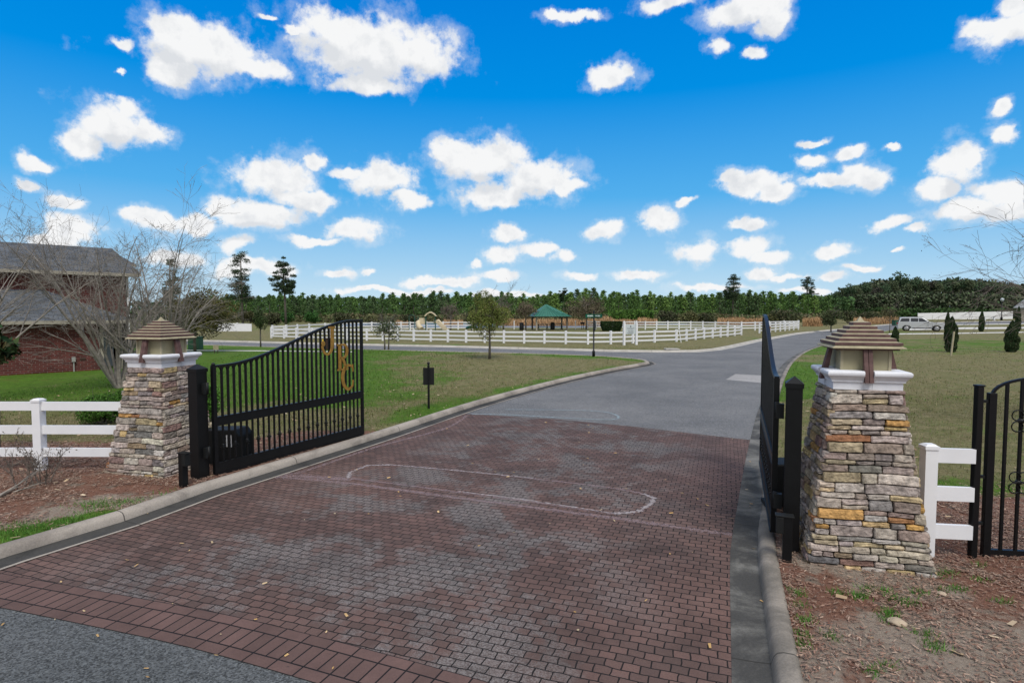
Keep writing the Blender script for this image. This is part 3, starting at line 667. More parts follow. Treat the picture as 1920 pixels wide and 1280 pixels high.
# ================================================================== ENTRANCE: pillars, gates, fences
PAL = [((.42, .365, .305), 6), ((.36, .31, .275), 5), ((.30, .235, .20), 4.5), ((.215, .195, .18), 3), ((.49, .44, .38), 3), ((.27, .175, .155), 1.4), ((.47, .28, .10), 1.3), ((.50, .37, .19), 1.2), ((.42, .34, .22), 2.5), ((.32, .16, .08), .5), ((.16, .155, .155), .9), ((.27, .21, .14), 1.5)]
def pickcol(r_):
    t = r_.uniform(0, sum(w for _, w in PAL))
    for c, w in PAL:
        t -= w
        if t <= 0: break
    k = r_.uniform(.8, 1.2); return (c[0]*k*r_.uniform(.95, 1.06), c[1]*k, c[2]*k*r_.uniform(.92, 1.08))
def stone(mb, X, x0, x1, z0, z1, y_at, depth, r_, col):
    """rounded irregular stone on a face: local x along, z up, -y outward; y_at(z) gives the wall line"""
    nx = max(2, min(6, int((x1-x0)/.07)+1)); nz = 3; vs = []; fs = []
    pr = depth*r_.uniform(.55, 1.15); bow = r_.uniform(.0, .008); tilt = r_.uniform(-.006, .006)
    xs = [x0]+[x0+.008+(x1-x0-.016)*i/nx for i in range(nx+1)]+[x1]; h = z1-z0; zs = [z0]+[z0+.007+(h-.014)*i/nz for i in range(nz+1)]+[z1]
    for j, z in enumerate(zs):
        for i, x in enumerate(xs):
            ed = (i in (0, len(xs)-1))+(j in (0, len(zs)-1)); cor = (i <= 1 or i >= len(xs)-2)+(j <= 1 or j >= len(zs)-2)
            out = pr if not ed else pr*.62
            out += (0 if ed else r_.uniform(-.0045, .0045)+bow*.4-(.003 if cor == 2 else 0)+tilt*(x-x0)/(x1-x0))
            xx = x+(r_.uniform(-.004, .004) if ed else r_.uniform(-.006, .006)); zz = z+r_.uniform(-.004, .004)+.006*math.sin((x-x0)*9+x0*5)
            if ed == 2: xx += .006*(1 if i == 0 else -1); zz += .006*(1 if j == 0 else -1)
            vs.append((xx, y_at(z)-out, zz))
    W_ = len(xs); H_ = len(zs)
    for j in range(H_-1):
        for i in range(W_-1): fs.append((j*W_+i, j*W_+i+1, (j+1)*W_+i+1, (j+1)*W_+i))
    # skirt back into the wall
    per = [(0, i) for i in range(W_)]+[(j, W_-1) for j in range(1, H_)]+[(H_-1, i) for i in range(W_-2, -1, -1)]+[(j, 0) for j in range(H_-2, 0, -1)]
    k = len(vs)
    for (j, i) in per: v = vs[j*W_+i]; vs.append((v[0], y_at(zs[j])+.03, v[2]))
    n = len(per)
    for a in range(n):
        b = (a+1) % n; fs.append((per[a][0]*W_+per[a][1], per[b][0]*W_+per[b][1], k+b, k+a))
    mb.add(vs, fs, col, 0, False, X)
def pillar(loc, rz, seed, label, base_half=.60, top_half=.345, K=1.0):
    r_ = random.Random(seed); t = empty('stone_pillar', loc, rz, label, 'pillar', 'stone gate pillars beside the drive')
    H = 1.785; hw = lambda z: top_half+(base_half-top_half)*(max(0, 1-z/H))**1.12
    core = MB(); k = 8
    for i in range(k):
        z0, z1 = -.15+(H+.15)*i/k, -.15+(H+.15)*(i+1)/k; a, b = hw(z0)-.012, hw(z1)-.012
        core.add([(-a, -a, z0), (a, -a, z0), (a, a, z0), (-a, a, z0), (-b, -b, z1), (b, -b, z1), (b, b, z1), (-b, b, z1)], [(0, 1, 5, 4), (1, 2, 6, 5), (2, 3, 7, 6), (3, 0, 4, 7)])
    q = top_half-.015; core.add([(-q, -q, H), (q, -q, H), (q, q, H), (-q, q, H)], [(0, 1, 2, 3)])
    core.build('mortar_core', M['mortar'], t)
    sb = MB(); z = -.12; row = 0
    while z < H-.01:
        h = r_.choice([.048, .058, .065, .075, .085, .1, .105])
        if z+h > H-.04: h = H-z
        for f in range(4):
            X = Matrix.Rotation(f*PI/2, 4, 'Z'); w = hw(z+h/2); ext = .028 if (row+f) % 2 == 0 else -.002; x = -w-ext; x_end = w+(.028 if (row+f) % 2 == 1 else -.002)
            ext2 = x_end
            while x < ext2-.02:
                ww = r_.uniform(.10, .34)*(1.25 if h > .07 else .95)
                if x+ww > ext2-.09: ww = ext2-x
                split = h > .094 and ww < .26 and r_.random() < .45
                ya = lambda zz: -hw(zz)
                if split:
                    hs_ = h*r_.uniform(.42, .58)
                    stone(sb, X, x+.0045, x+ww-.0045, z+.0045, z+hs_-.004, ya, .038, r_, pickcol(r_)); stone(sb, X, x+.0045, x+ww-.0045, z+hs_+.004, z+h-.0045, ya, .038, r_, pickcol(r_))
                else: stone(sb, X, x+.0045, x+ww-.0045, z+.0045, z+h-.0045, ya, .038, r_, pickcol(r_))
                x += ww
        z += h; row += 1
    sb.build('stone_veneer', M['stone'], t)
    # white moulded cap: four corner blocks with a slot in the middle of each side
    cap = MB(); prof = [(.0, .352), (.085, .352), (.09, .372), (.105, .372), (.125, .385), (.145, .40), (.15, .408), (.165, .42), (.185, .424), (.203, .42), (.213, .405), (.215, .39)]
    sl = .048; TK = Matrix.Translation((0, 0, H*(1-K))) @ Matrix.Scale(K, 4)
    for q in range(4):
        X = TK @ Matrix.Translation((0, 0, H)) @ Matrix.Rotation(q*PI/2, 4, 'Z'); vs = []; n = len(prof)
        for (zz, rr) in prof: vs += [(sl, -rr, zz), (rr, -rr, zz), (rr, -sl, zz)]
        k = len(vs); vs += [(sl, -sl, 0), (sl, -sl, .215), (sl, -.3, .215), (.3, -sl, .215)]
        fs = []
        for i in range(n-1):
            for j in (0, 1): fs.append((3*i+j, 3*i+j+1, 3*i+j+4, 3*i+j+3))
        e = 3*(n-1); fs.append((e, e+1, e+2, k+1)); fs.append((0, k, 2, 1))
        fs.append(tuple([3*i for i in range(n)]+[k+1, k])); fs.append(tuple([3*i+2 for i in range(n)]+[k+1, k]))
        cap.add(vs, fs, None, 0, False, X)
    cap.box((0, 0, H+.047), (.692, .692, .09), X=TK); cap.build('cap', M['cap'], t)
    # lantern
    zc = H+.215; gl = MB(); gl.box((0, 0, zc+.13), (.5, .5, .27), X=TK); gl.build('lantern_pane', M['pane'], t)
    fr = MB()
    for sx in (-1, 1):
        for sy in (-1, 1): fr.box((sx*.245, sy*.245, zc+.13), (.03, .03, .262), X=TK)
    fr.build('corner_post', M['tan'], t)
    for q in range(4):
        X = TK @ Matrix.Rotation(q*PI/2, 4, 'Z')
        b = MB()
        for s in (-1, 1):   # flared bracket: narrow under the eave, wide over the cap
            b.prism([(-.285, zc+.262), (-.325, zc+.262), (-.418, zc-.13), (-.352, zc-.13)], s*.024-.021, s*.024+.021, X @ Matrix.Rotation(PI/2, 4, 'Z') @ Matrix.Identity(4))
        b.build('bracket', M['brown'], t)
    # roof of alternating brown fascias and tan slopes
    ze = zc+.255; rf = MB(); N = 7; r0 = .37; zt = ze
    def fr4(r1, z1, r2, z2, mi): 
        vs = [(-r1, -r1, z1), (r1, -r1, z1), (r1, r1, z1), (-r1, r1, z1), (-r2, -r2, z2), (r2, -r2, z2), (r2, r2, z2), (-r2, r2, z2)]
        rf.add(vs, [(0, 1, 5, 4), (1, 2, 6, 5), (2, 3, 7, 6), (3, 0, 4, 7)], None, mi, False, TK)
    rf.box((0, 0, ze-.008), (.64, .64, .03), mi=1, X=TK)
    fr4(r0, ze-.004, r0, ze+.006, 0); fr4(r0-.0, ze-.004, .27, ze-.002, 1); fr4(r0, ze+.006, r0-.05, ze+.036, 0); r = r0-.04; z = ze+.034
    for i in range(6):
        fr4(r+.014, z, r+.012, z+.031, 1); fr4(r+.014, z, r-.02, z-.001, 1); r2 = r-.052; fr4(r+.012, z+.031, r2, z+.046, 0); r = r2+.002; z += .0445
    fr4(r+.004, z, .004, z+.055, 0)
    rf.build('lantern_roof', [M['tan'], M['brown']], t)
    return t
PR = pillar((3.735, 6.30, .1), -R(15), 11, 'stacked stone gate pillar with brown stepped lantern roof, beside the short white fence at right', .555, .312, .91)
PL = pillar((-5.80, 9.70, 0), -R(16), 23, 'stacked stone gate pillar with lantern cap, in front of the bare trees and brick house', .59, .335, .98)
PL.location.z = .0
def letters(parent, y, flip=False):
    def rib(pts, w, name):
        b = MB(); P = [Vector(p) for p in pts]; n = len(P); vs = []
        for i, p in enumerate(P):
            d = (P[min(i+1, n-1)]-P[max(i-1, 0)]).normalized(); nn = Vector((-d[1], d[0])); ww = w[i] if hasattr(w, '__len__') else w
            a = p+nn*ww/2; c = p-nn*ww/2; vs += [(a[0], y-.008, a[1]), (c[0], y-.008, c[1]), (a[0], y+.008, a[1]), (c[0], y+.008, c[1])]
        fs = []
        for i in range(n-1):
            k = 4*i; fs += [(k, k+1, k+5, k+4), (k+3, k+2, k+6, k+7), (k+2, k, k+4, k+6), (k+1, k+3, k+7, k+5)]
        fs += [(0, 2, 3, 1), (4*n-4, 4*n-3, 4*n-1, 4*n-2)]
        return vs, fs
    def make(name, strokes):
        b = MB()
        for p, w in strokes: v, f = rib(p, w, name); b.add(v, f)
        b.build(name, M['gold'], parent)
    arc = lambda cx, cz, rx, rz, a0, a1, n=14: [(cx+rx*math.cos(R(a0+(a1-a0)*i/n)), cz+rz*math.sin(R(a0+(a1-a0)*i/n))) for i in range(n+1)]
    # J : hooked, with a ball end ; R ; C stepping down to the right
    x, z = 2.35, 1.84
    make('letter_j', [([(x+.20, z+.50), (x+.20, z+.20)]+arc(x+.07, z+.16, .13, .17, 0, -180), [.075]*2+[.07, .07, .06, .055, .05, .045, .04, .04, .04, .045, .05, .05, .05, .05, .05]), ([(x+.11, z+.505), (x+.28, z+.505)], .035), (arc(x-.035, z+.20, .022, .025, 0, 360), .05)])
    x, z = 2.75, 1.49
    make('letter_r', [([(x, z), (x, z+.52)], .07), ([(x-.07, z+.505), (x+.1, z+.505)]+arc(x+.1, z+.375, .105, .13, 90, -90)+[(x, z+.245)], [.035]*2+[.04, .045, .05, .055, .06, .065, .065, .065, .06, .06, .055, .05, .045, .04, .035, .035]), ([(x+.07, z+.245), (x+.12, z+.15), (x+.17, z+.02)], .06), ([(x-.07, z+.012), (x+.07, z+.012)], .03), ([(x+.12, z+.012), (x+.23, z+.012)], .03)])
    x, z = 2.99, 1.335
    make('letter_c', [(arc(x, z, .17, .24, 48, 318, 22), [.03+.045*math.sin(PI*i/22) for i in range(23)]), ([(x+.115, z+.25), (x+.125, z+.10)], .022), ([(x+.125, z-.07), (x+.115, z-.2)], .022)])
def gate(loc, ang, dz, label):
    t = empty('driveway_gate', loc, PI/2-ang, label, 'gate', 'black iron gate leaves held open')
    L = 3.46; topz = lambda x: 1.80+dz+(2.45-1.80)*sst(.05*L, .93*L, x)+.02*x/L; b = MB; m = M['black']
    b().box((.03, 0, .95+dz), (.06, .06, 1.70)).build('hinge_stile', m, t); b().box((L-.03, 0, 1.27+dz*.5), (.05, .05, 2.38)).build('end_stile', m, t)
    b().box((L/2, 0, .175), (L-.12, .055, .19)).box((L/2, -.001, .09), (L-.12, .075, .018)).build('bottom_rail', m, t)
    b().box((L/2, 0, .93), (L-.12, .055, .12)).box((L/2, 0, .996), (L-.12, .07, .012)).box((L/2, 0, .864), (L-.12, .07, .012)).build('middle_rail', m, t)
    tr = MB(); xs = [L*i/40 for i in range(41)]
    for i in range(40): tr.bar((xs[i], 0, topz(xs[i])), (xs[i+1]+.004, 0, topz(xs[i+1])), .05, .035)
    tr.build('top_rail', m, t)
    n = 30; sp = (L-.12)/n
    for i in range(1, n):
        x = .06+sp*i; p = MB(); p.bar((x, 0, 1.0), (x, 0, topz(x)-.01), .031)
        # little fork that springs to the arch on either side
        for s in (-1, 1):
            q = [(x+s*(.010+.047*(1-math.cos(R(a)))), 0, topz(x+s*.03)-.135+.118*math.sin(R(a))) for a in (0, 30, 60, 90)]
            p.tube(q, .008, 4, smooth=False)
        p.build('picket', m, t)
        p = MB(); p.bar((x, 0, .26), (x, 0, .87), .026)
        if i % 2 == 1 : p.lathe((x, 0, .50), [(.016, -.055), (.028, -.036), (.018, -.022), (.044, 0), (.018, .022), (.028, .036), (.016, .055)], 8)
        p.build('lower_picket', m, t)
    letters(t, -.045)
    return t
gL0 = Vector((-4.68, 9.10, 0)); gL1 = Vector((-3.11, 12.19, 0)); aL = math.atan2(gL1.x-gL0.x, gL1.y-gL0.y)
gate((-4.68, 9.10, .03), aL, 0, 'black iron gate leaf with gold letters JRC, open at the left of the drive')
gate((2.95, 6.5, .1), R(20.8), .05, 'black iron gate leaf seen edge-on, open at the right of the drive')
def post(loc, rz, h, w, label):
    t = empty('gate_post', loc, rz, label, 'gate post', 'square black gate posts')
    MB().box((0, 0, h/2-.05), (w, w, h+.1)).build('shaft', M['black'], t, bevel=.006)
    c = MB(); c.box((0, 0, h+.02), (w+.02, w+.02, .05)); a = w/2+.01; c.add([(-a, -a, h+.046), (a, -a, h+.046), (a, a, h+.046), (-a, a, h+.046), (0, 0, h+.12)], [(0, 1, 4), (1, 2, 4), (2, 3, 4), (3, 0, 4)]); c.build('cap', M['black'], t)
    return t
p1 = post((-4.86, 9.02, 0), -RA, 1.76, .19, 'square black post with pyramid cap, hinging the left gate leaf')
p2 = post((3.03, 6.26, .1), -RA, 1.78, .155, 'square black post with pyramid cap, between the right gate leaf and its stone pillar')
for (pp, hx, hy) in ((p1, .12, .02), (p2, -.13, .1)):
    for z in (.5, 1.5):
        hb = MB(); hb.box((hx, hy, z), (.08, .07, .16)).lathe((hx+(.03 if hx > 0 else -.03), hy+.02, z-.09), [(.025, 0), (.025, .18)], 8); hb.build('hinge', M['black_dull'], pp)
fb = MB(); fb.lathe((0, 0, 0), [(.012, -.03), (.012, 0), (.02, .004), (.028, .02), (.03, .03), (.026, .045), (.012, .056)], 10)
for (x, y, z) in ((-4.66, 9.13, 1.93), (2.96, 6.52, 2.0)):
    g_ = [o for o in bpy.data.objects if o.name.startswith('driveway_gate') and (o.location-Vector((x, y, 0))).length < .6][0]
    k = MB(); k.lathe((.03, 0, z-.1-g_.location.z+.0), [(.012, -.06), (.012, 0), (.02, .004), (.028, .02), (.03, .03), (.026, .045), (.012, .056)], 10); k.build('finial', M['black'], g_)
def sensor(loc, rz, h, label, sgnx):
    t = empty('sensor_post', loc, rz, label, 'sensor post', 'short black sensor posts')
    MB().box((0, 0, h/2-.03), (.09, .09, h+.06)).build('post', M['black'], t, bevel=.004)
    MB().box((sgnx*.075, -.01, h-.09), (.07, .09, .17)).box((sgnx*.03, 0, h+.008), (.18, .11, .016)).build('sensor_head', M['black_dull'], t, bevel=.004)
sensor((-4.86, 8.56, .1), -RA, .50, 'short black sensor post with side box, in front of the left stone pillar', 1)
sensor((2.86, 5.98, .1), -RA, .47, 'short black sensor post at the foot of the right gate post', -1)
def operator(loc, rz, label, marks):
    t = empty('gate_operator', loc, rz, label, 'gate operator', 'black gate operator boxes')
    b = MB(); b.prism([(-.34, 0), (.34, 0), (.34, .52), (.25, .63), (-.34, .60)], -.2, .2); b.build('housing', M['black_dull'], t, bevel=.02)
    b = MB(); b.box((0, 0, .0), (.76, .46, .05)); b.build('base', M['black_dull'], t)
    if marks:
        for dx in (.12, .2): MB().box((dx, -.206, .44), (.022, .004, .2)).build('label_strip', M['white'], t)
operator((-4.86, 9.95, .08), -R(10), 'black gate operator box with two white strips, behind the left gate leaf', True)
operator((3.80, 7.75, .08), -R(10), 'black box behind the right gate post and stone pillar', False)
# ---- rail fences
def rail_fence(name, P, label, cat, h=1.05, w=.13, rails=(.93, .60, .27), rh=.14, zb=.1, group=None, skip=(), ends=None, capm=True, postmask=None):
    t = empty(name, (P[0][0], P[0][1], 0), 0, label, cat, group); o = Vector((P[0][0], P[0][1], 0))
    Q = [Vector((p[0], p[1], 0))-o for p in P]
    for i, p in enumerate(Q):
        if postmask and not postmask[i]: continue
        d = Q[min(i+1, len(Q)-1)]-Q[max(i-1, 0)]; a = math.atan2(d.y, d.x)
        b = MB(); b.box(p+Vector((0, 0, zb+h/2-.08)), (w, w, h+.16), rz=a)
        b.box(p+Vector((0, 0, zb+h+.010)), (w+.02, w+.02, .035), rz=a, taper=1.0); b.box(p+Vector((0, 0, zb+h+.036)), (w+.01, w+.01, .02), rz=a, taper=.6)
        b.build('post', M['vinyl'], t)
    for i in range(len(Q)-1):
        if i in skip: continue
        for z in rails:
            b = MB(); b.bar(Q[i]+Vector((0, 0, zb+z)), Q[i+1]+Vector((0, 0, zb+z)), .045, rh); b.build('rail', M['vinyl'], t)
    return t
LF = [(-13.2, 9.47), (-10.47, 9.47), (-7.70, 9.47), (-6.2, 9.45)]
rail_fence('rail_fence', LF, 'white three-rail fence running into the left stone pillar', 'fence', h=1.13, w=.13, rails=(1.05, .665, .295), rh=.14, postmask=(1, 1, 1, 0))
RFt = rail_fence('rail_fence', [(4.40, 6.12), (4.84, 6.06)], 'short white three-rail fence between the right pillar and the black garden gate', 'fence', h=1.155, w=.12, rails=(1.08, .675, .27), rh=.15, postmask=(1, 0))
# ---- pedestrian gate
t = empty('pedestrian_gate_post', (4.86, 6.07, .1), 0, 'round-edged black post at the end of the short white rails', 'gate post')
MB().box((0, 0, .88), (.065, .065, 1.86)).box((0, 0, 1.82), (.08, .08, .02)).build('shaft', M['black'], t, bevel=.008)
t = empty('pedestrian_gate', (5.03, 6.11, .1), -R(7), 'black arched garden gate with scroll rings at the right edge', 'gate')
wg = 1.15; MB().box((0, 0, .865), (.075, .06, 1.75)).build('hinge_stile', M['black'], t, bevel=.006); MB().box((wg, 0, .88), (.06, .06, 1.78)).build('latch_stile', M['black'], t)
MB().bar((.0375, 0, .05), (wg-.03, 0, .05), .045, .05).build('bottom_rail', M['black'], t)
ar = MB(); ap = [(wg/2-wg/2*math.cos(PI*i/20), 0, 1.69+.22*math.sin(PI*i/20)**.8) for i in range(21)]
for i in range(20): ar.bar(ap[i], ap[i+1], .03, .025)
ar.build('arched_top_rail', M['black'], t)
for i in range(1, 8):
    x = wg*i/8; zt = 1.69+.22*math.sin(math.acos(1-2*x/wg))**.8; MB().bar((x, 0, .07), (x, 0, zt-.01), .026).build('picket', M['black'], t)
for zc_ in (.80, 1.45):
    for i in (2, 6):
        x = wg*i/8; s = MB()
        for k in range(4):
            a = PI/4+k*PI/2; cx, cz = x+.055*math.cos(a)*1.1, zc_+.075*math.sin(a)*1.1
            s.tube([(cx+.055*math.cos(q*PI/8), -.016, cz+.055*math.sin(q*PI/8)) for q in range(17)], .007, 4)
        s.lathe((x, 0, zc_), [(.014, -.03), (.03, -.012), (.03, .012), (.014, .03)], 8); s.build('scroll', M['black'], t)
for z in (.35, .85, 1.65): MB().bar((-.14, 0, z), (-.03, 0, z), .03, .03).build('hinge', M['black_dull'], t)
# ---- small signs
p = G(804, 766); t = empty('small_sign', p, R(5), 'small black sign with ball finial on the lawn, seen from behind', 'sign')
MB().bar((0, 0, -.1), (0, 0, 1.13), .055).build('post', M['black'], t); MB().lathe((0, 0, 1.13), [(.035, 0), (.035, .02), (.015, .035), (.03, .05), (.042, .075), (.03, .1), (.008, .115)], 10).build('finial', M['black'], t)
MB().box((0, .04, .86), (.29, .02, .46)).build('sign_panel', M['black_dull'], t)
p = G(1113, 668.5); t = empty('street_sign', p, 0, 'dark street-name signpost with two green blades at the junction corner', 'street sign')
MB().lathe((0, 0, 0), [(.085, -.1), (.085, .30), (.065, .34), (.042, .36), (.042, 2.45), (.03, 2.47), (.05, 2.51), (.03, 2.56), (.01, 2.6)], 10).build('post', M['black'], t)
for rz, x0, x1, s in ((R(35), -.62, .05, 'l'), (R(-52), .0, .62, 'r')):
    X = Matrix.Rotation(rz, 4, 'Z'); b = MB(); b.box(((x0+x1)/2, 0, 2.30), (x1-x0, .02, .20), X=X); bl = b.build('name_blade', M['green_sign'], t)
    tb = MB(); r_ = random.Random(3)
    xx = x0+.14
    while xx < x1-.12:      # worn, illegible white lettering as in the photo
        w_ = r_.uniform(.025, .05); hh = r_.uniform(.05, .085); tb.box((xx, -.013, 2.30), (w_, .004, hh), X=X); xx += w_+.018
    tb.build('lettering', M['text_white'], bl)
o_ = MB(); oc = [(.32*math.cos(R(22.5+45*i)), .32*math.sin(R(22.5+45*i))+1.75) for i in range(8)]
o_.prism(oc, -.008, .008, Matrix.Rotation(R(72), 4, 'Z') @ Matrix.Translation((0, -.06, 0))); o_.build('octagonal_sign', M['black_dull'], t)
# ================================================================== middle distance fences
def GP(L): return [tuple(G(x, y)[:2]) for x, y in L]
run = [(509, 633.5), (533, 634.5), (556, 635), (585, 636), (617, 637), (650, 637.8), (688, 638.4), (718, 638.6), (746, 638.8), (776, 639.7), (808, 640.2), (840, 641), (874, 642), (909, 642.3), (945, 643), (983, 643.6), (1021, 644), (1061, 644.8), (1102.5, 645.6), (1145, 645), (1186.5, 643.5), (1227, 642), (1268, 640.5), (1287, 639), (1304, 637), (1320, 635), (1336, 633.5), (1351, 632), (1364, 631), (1377.5, 629.5), (1390, 628)]
rail_fence('rail_fence', GP(run), 'long curving white rail fence along the far side of the cross road', 'fence', h=.98, w=.15, rails=(.88, .53, .20), rh=.12)
rail_fence('rail_fence', GP([(1424, 624.7), (1444, 622.8), (1454, 621.8), (1463, 621), (1472, 620.2), (1480, 619.4), (1488, 618.7), (1497, 617.8)]), 'short white rail fence right of the gap, beside the receding road', 'fence', h=1.1, w=.15, rails=(.98, .65, .3), rh=.12)
rail_fence('rail_fence', GP([(1100.6, 617), (1117, 617), (1150, 617.3), (1190, 617.6), (1210, 618), (1231, 618), (1252, 618), (1273, 618), (1295, 618), (1317.6, 618.5), (1341, 619), (1365, 619.5), (1390, 620), (1415.6, 619.5), (1442, 617.5), (1470, 616), (1497, 615.6)]), 'far white rail fence behind the clipped hedge', 'fence', h=1.12, w=.16, rails=(1.02, .68, .34), rh=.13)
rail_fence('rail_fence', GP([(511, 631), (537, 630), (558, 628), (580, 626), (610, 624), (645, 622), (678, 620.5), (697, 620), (715, 619.6), (733, 619.4), (752, 619.2), (769, 619), (800, 618.6), (831, 618.2), (859, 618), (885, 618)]), 'far white rail fence behind the playground', 'fence', h=1.1, w=.16, rails=(1.0, .62, .28), rh=.13)
def panel_fence(name, P, z0s, z1s, label):
    t = empty(name, (0, 0, 0), 0, label, 'fence', None); t.location = (P[0][0], P[0][1], 0); o = Vector((P[0][0], P[0][1], 0))
    for i in range(len(P)-1):
        a = Vector((P[i][0], P[i][1], 0))-o; b = Vector((P[i+1][0], P[i+1][1], 0))-o; d = (b-a).normalized(); L = (b-a).length; n = Vector((-d.y, d.x, 0)); m = MB(); k = max(1, int(L/.3))
        for j in range(k):
            t0, t1 = j/k, (j+1)/k; p, q = a+(b-a)*t0, a+(b-a)*t1; za = z0s[i]+(z0s[i+1]-z0s[i])*t0; zb = z1s[i]+(z1s[i+1]-z1s[i])*t0; th = .03 if j % 2 else .024
            m.add([p-n*th, q-n*th, q+n*th, p+n*th, p-n*th, q-n*th, q+n*th, p+n*th] and [(p-n*th)+Vector((0, 0, za)), (q-n*th)+Vector((0, 0, za)), (q+n*th)+Vector((0, 0, za)), (p+n*th)+Vector((0, 0, za)), (p-n*th)+Vector((0, 0, zb)), (q-n*th)+Vector((0, 0, zb)), (q+n*th)+Vector((0, 0, zb)), (p+n*th)+Vector((0, 0, zb))],
                  [(3, 2, 1, 0), (4, 5, 6, 7), (0, 1, 5, 4), (1, 2, 6, 5), (2, 3, 7, 6), (3, 0, 4, 7)])
        m.build('panel', M['vinyl'], t)
        MB().box(a+Vector((0, 0, z1s[i]/2)), (.14, .14, z1s[i]+.15)).build('post', M['vinyl'], t)
YW = 168
ps = [(1721, 597, 587), (1745, 597, 586.5), (1775, 597, 586), (1810, 595, 585), (1841, 592, 584.5), (1870, 590.5, 584), (1899, 590, 583.5)]
P3 = [AT(x, yb, YW+2*i) for i, (x, yb, yt) in enumerate(ps)]; T3 = [AT(x, yt, YW+2*i) for i, (x, yb, yt) in enumerate(ps)]
panel_fence('privacy_fence', [(p.x, p.y) for p in P3], [min(p.z, .05) for p in P3], [p.z for p in T3], 'long white privacy fence behind the silver car, below the woods')
ps = [(405, 621, 606.5), (425, 621, 606), (445, 621, 606), (472, 621, 607)]
panel_fence('privacy_fence', [tuple(G(x, yb)[:2]) for x, yb, yt in ps], [.05]*4, [AT(x, yt, G(x, yb).y).z for x, yb, yt in ps], 'low white panel fence glimpsed between the small trees at left')
# sign board on the fence
a, b = G(1170, 647), G(1193, 646.3); t = empty('notice_board', a, math.atan2(b.y-a.y, b.x-a.x), 'white notice board between two tall white posts on the rail fence', 'sign'); L = (b-a).length
for x in (0, L): MB().box((x, 0, .82), (.15, .15, 1.7)).lathe((x, 0, 1.67), [(.09, 0), (.05, .03), (.05, .06), (.07, .09), (.03, .15)], 8).build('post', M['vinyl'], t)
bd = MB().box((L/2, -.02, 1.18), (L-.2, .04, .72)).build('board', M['board'], t)
x_ = MB(); r_ = random.Random(5)
x_.lathe((0, 0, 0), [(.06, -.006), (.06, .006)], 8, X=Matrix.Translation((L/2, -.047, 1.41)) @ Matrix.Rotation(PI/2, 4, 'X'))
for z, w_ in ((1.27, .62), (1.21, .5), (1.08, .5), (1.02, .42), (.92, .6), (.88, .36)):
    xx = L/2-w_/2
    while xx < L/2+w_/2: q = r_.uniform(.03, .07); x_.box((xx, -.043, z), (q, .005, .028)); xx += q+.02
x_.build('lettering', M['grey_text'], bd)
# storm drain in the kerb
a = G(1255, 660, 0); b = G(1274, 660, 0); t = empty('storm_drain', (a+b)/2+Vector((0, .55, 0)), 0, 'dark storm drain opening in the kerb of the cross road', 'drain'); w_ = (b-a).length
MB().box((0, -.30, .075), (w_, .06, .15)).build('opening', M['black_dull'], t); MB().box((0, .1, .17), (w_+.25, .75, .05)).build('lid', M['kerb_pale'], t)
# ================================================================== BRICK HOUSE
HA = G(0, 709, 0); hd = Vector((.716, .698, 0)).normalized(); hn = Vector((-hd.y, hd.x, 0))     # along the wall, and away from the camera
def wall_at(off, px):
    """point of the line parallel to the facade, set back by off, on the sight line px (used once to measure the house)"""
    o = HA+hn*off; k = (px-960)/F
    t = (k*o.y*1.0-o.x)/(hd.x-k*hd.y); return o+hd*t, t
_, tC = wall_at(0, 240); _, tU = wall_at(2.0, 243)
H = empty('brick_house', HA, math.atan2(hd.y, hd.x), 'two-storey red brick house with grey shingle roofs, behind the bare trees at left', 'house')
def quadw(mb, x0, x1, y, z0, z1, mi=0):
    mb.add([(x0, y, z0), (x1, y, z0), (x1, y, z1), (x0, y, z1)], [(0, 1, 2, 3)], mi=mi, uvs=[[(x0+30, z0), (x1+30, z0), (x1+30, z1), (x0+30, z1)]])
def sidew(mb, x, y0, y1, z0, z1, mi=0):
    mb.add([(x, y0, z0), (x, y1, z0), (x, y1, z1), (x, y0, z1)], [(0, 1, 2, 3)], mi=mi, uvs=[[(y0, z0), (y1, z0), (y1, z1), (y0, z1)]])
w = MB(); quadw(w, -14, tC-1.1, 0, -.1, 2.2); sidew(w, tC-1.1, 0, 8, -.1, 2.2); sidew(w, -14, 0, 8, -.1, 2.2); quadw(w, -14, tC-1.1, 8, -.1, 2.2)
quadw(w, -5.0, tU, 2.0, 2.2, 4.42); sidew(w, tU, 2.0, 7.6, 0, 4.42); sidew(w, -14, 2.0, 7.6, 2.2, 4.42); quadw(w, -14, tU, 7.6, 0, 4.42)
w.build('wall', M['brick'], H)
w = MB(); quadw(w, -14, -.1+tU-5.2, 2.0-.004, 3.0, 4.42); w.build('siding_panel', M['siding'], H)
w = MB(); w.box((tC-.35, .15, 1.1), (.22, .22, 2.3)).box((tC-1.0, .15, 1.1), (.12, .3, 2.3)); w.build('porch_column', M['siding'], H)
w = MB(); w.box((tC-.7, 1.9, 1.0), (.9, .06, 2.1)); w.build('door', mat('pale_grey_door', (.25, .27, .28), .6), H)
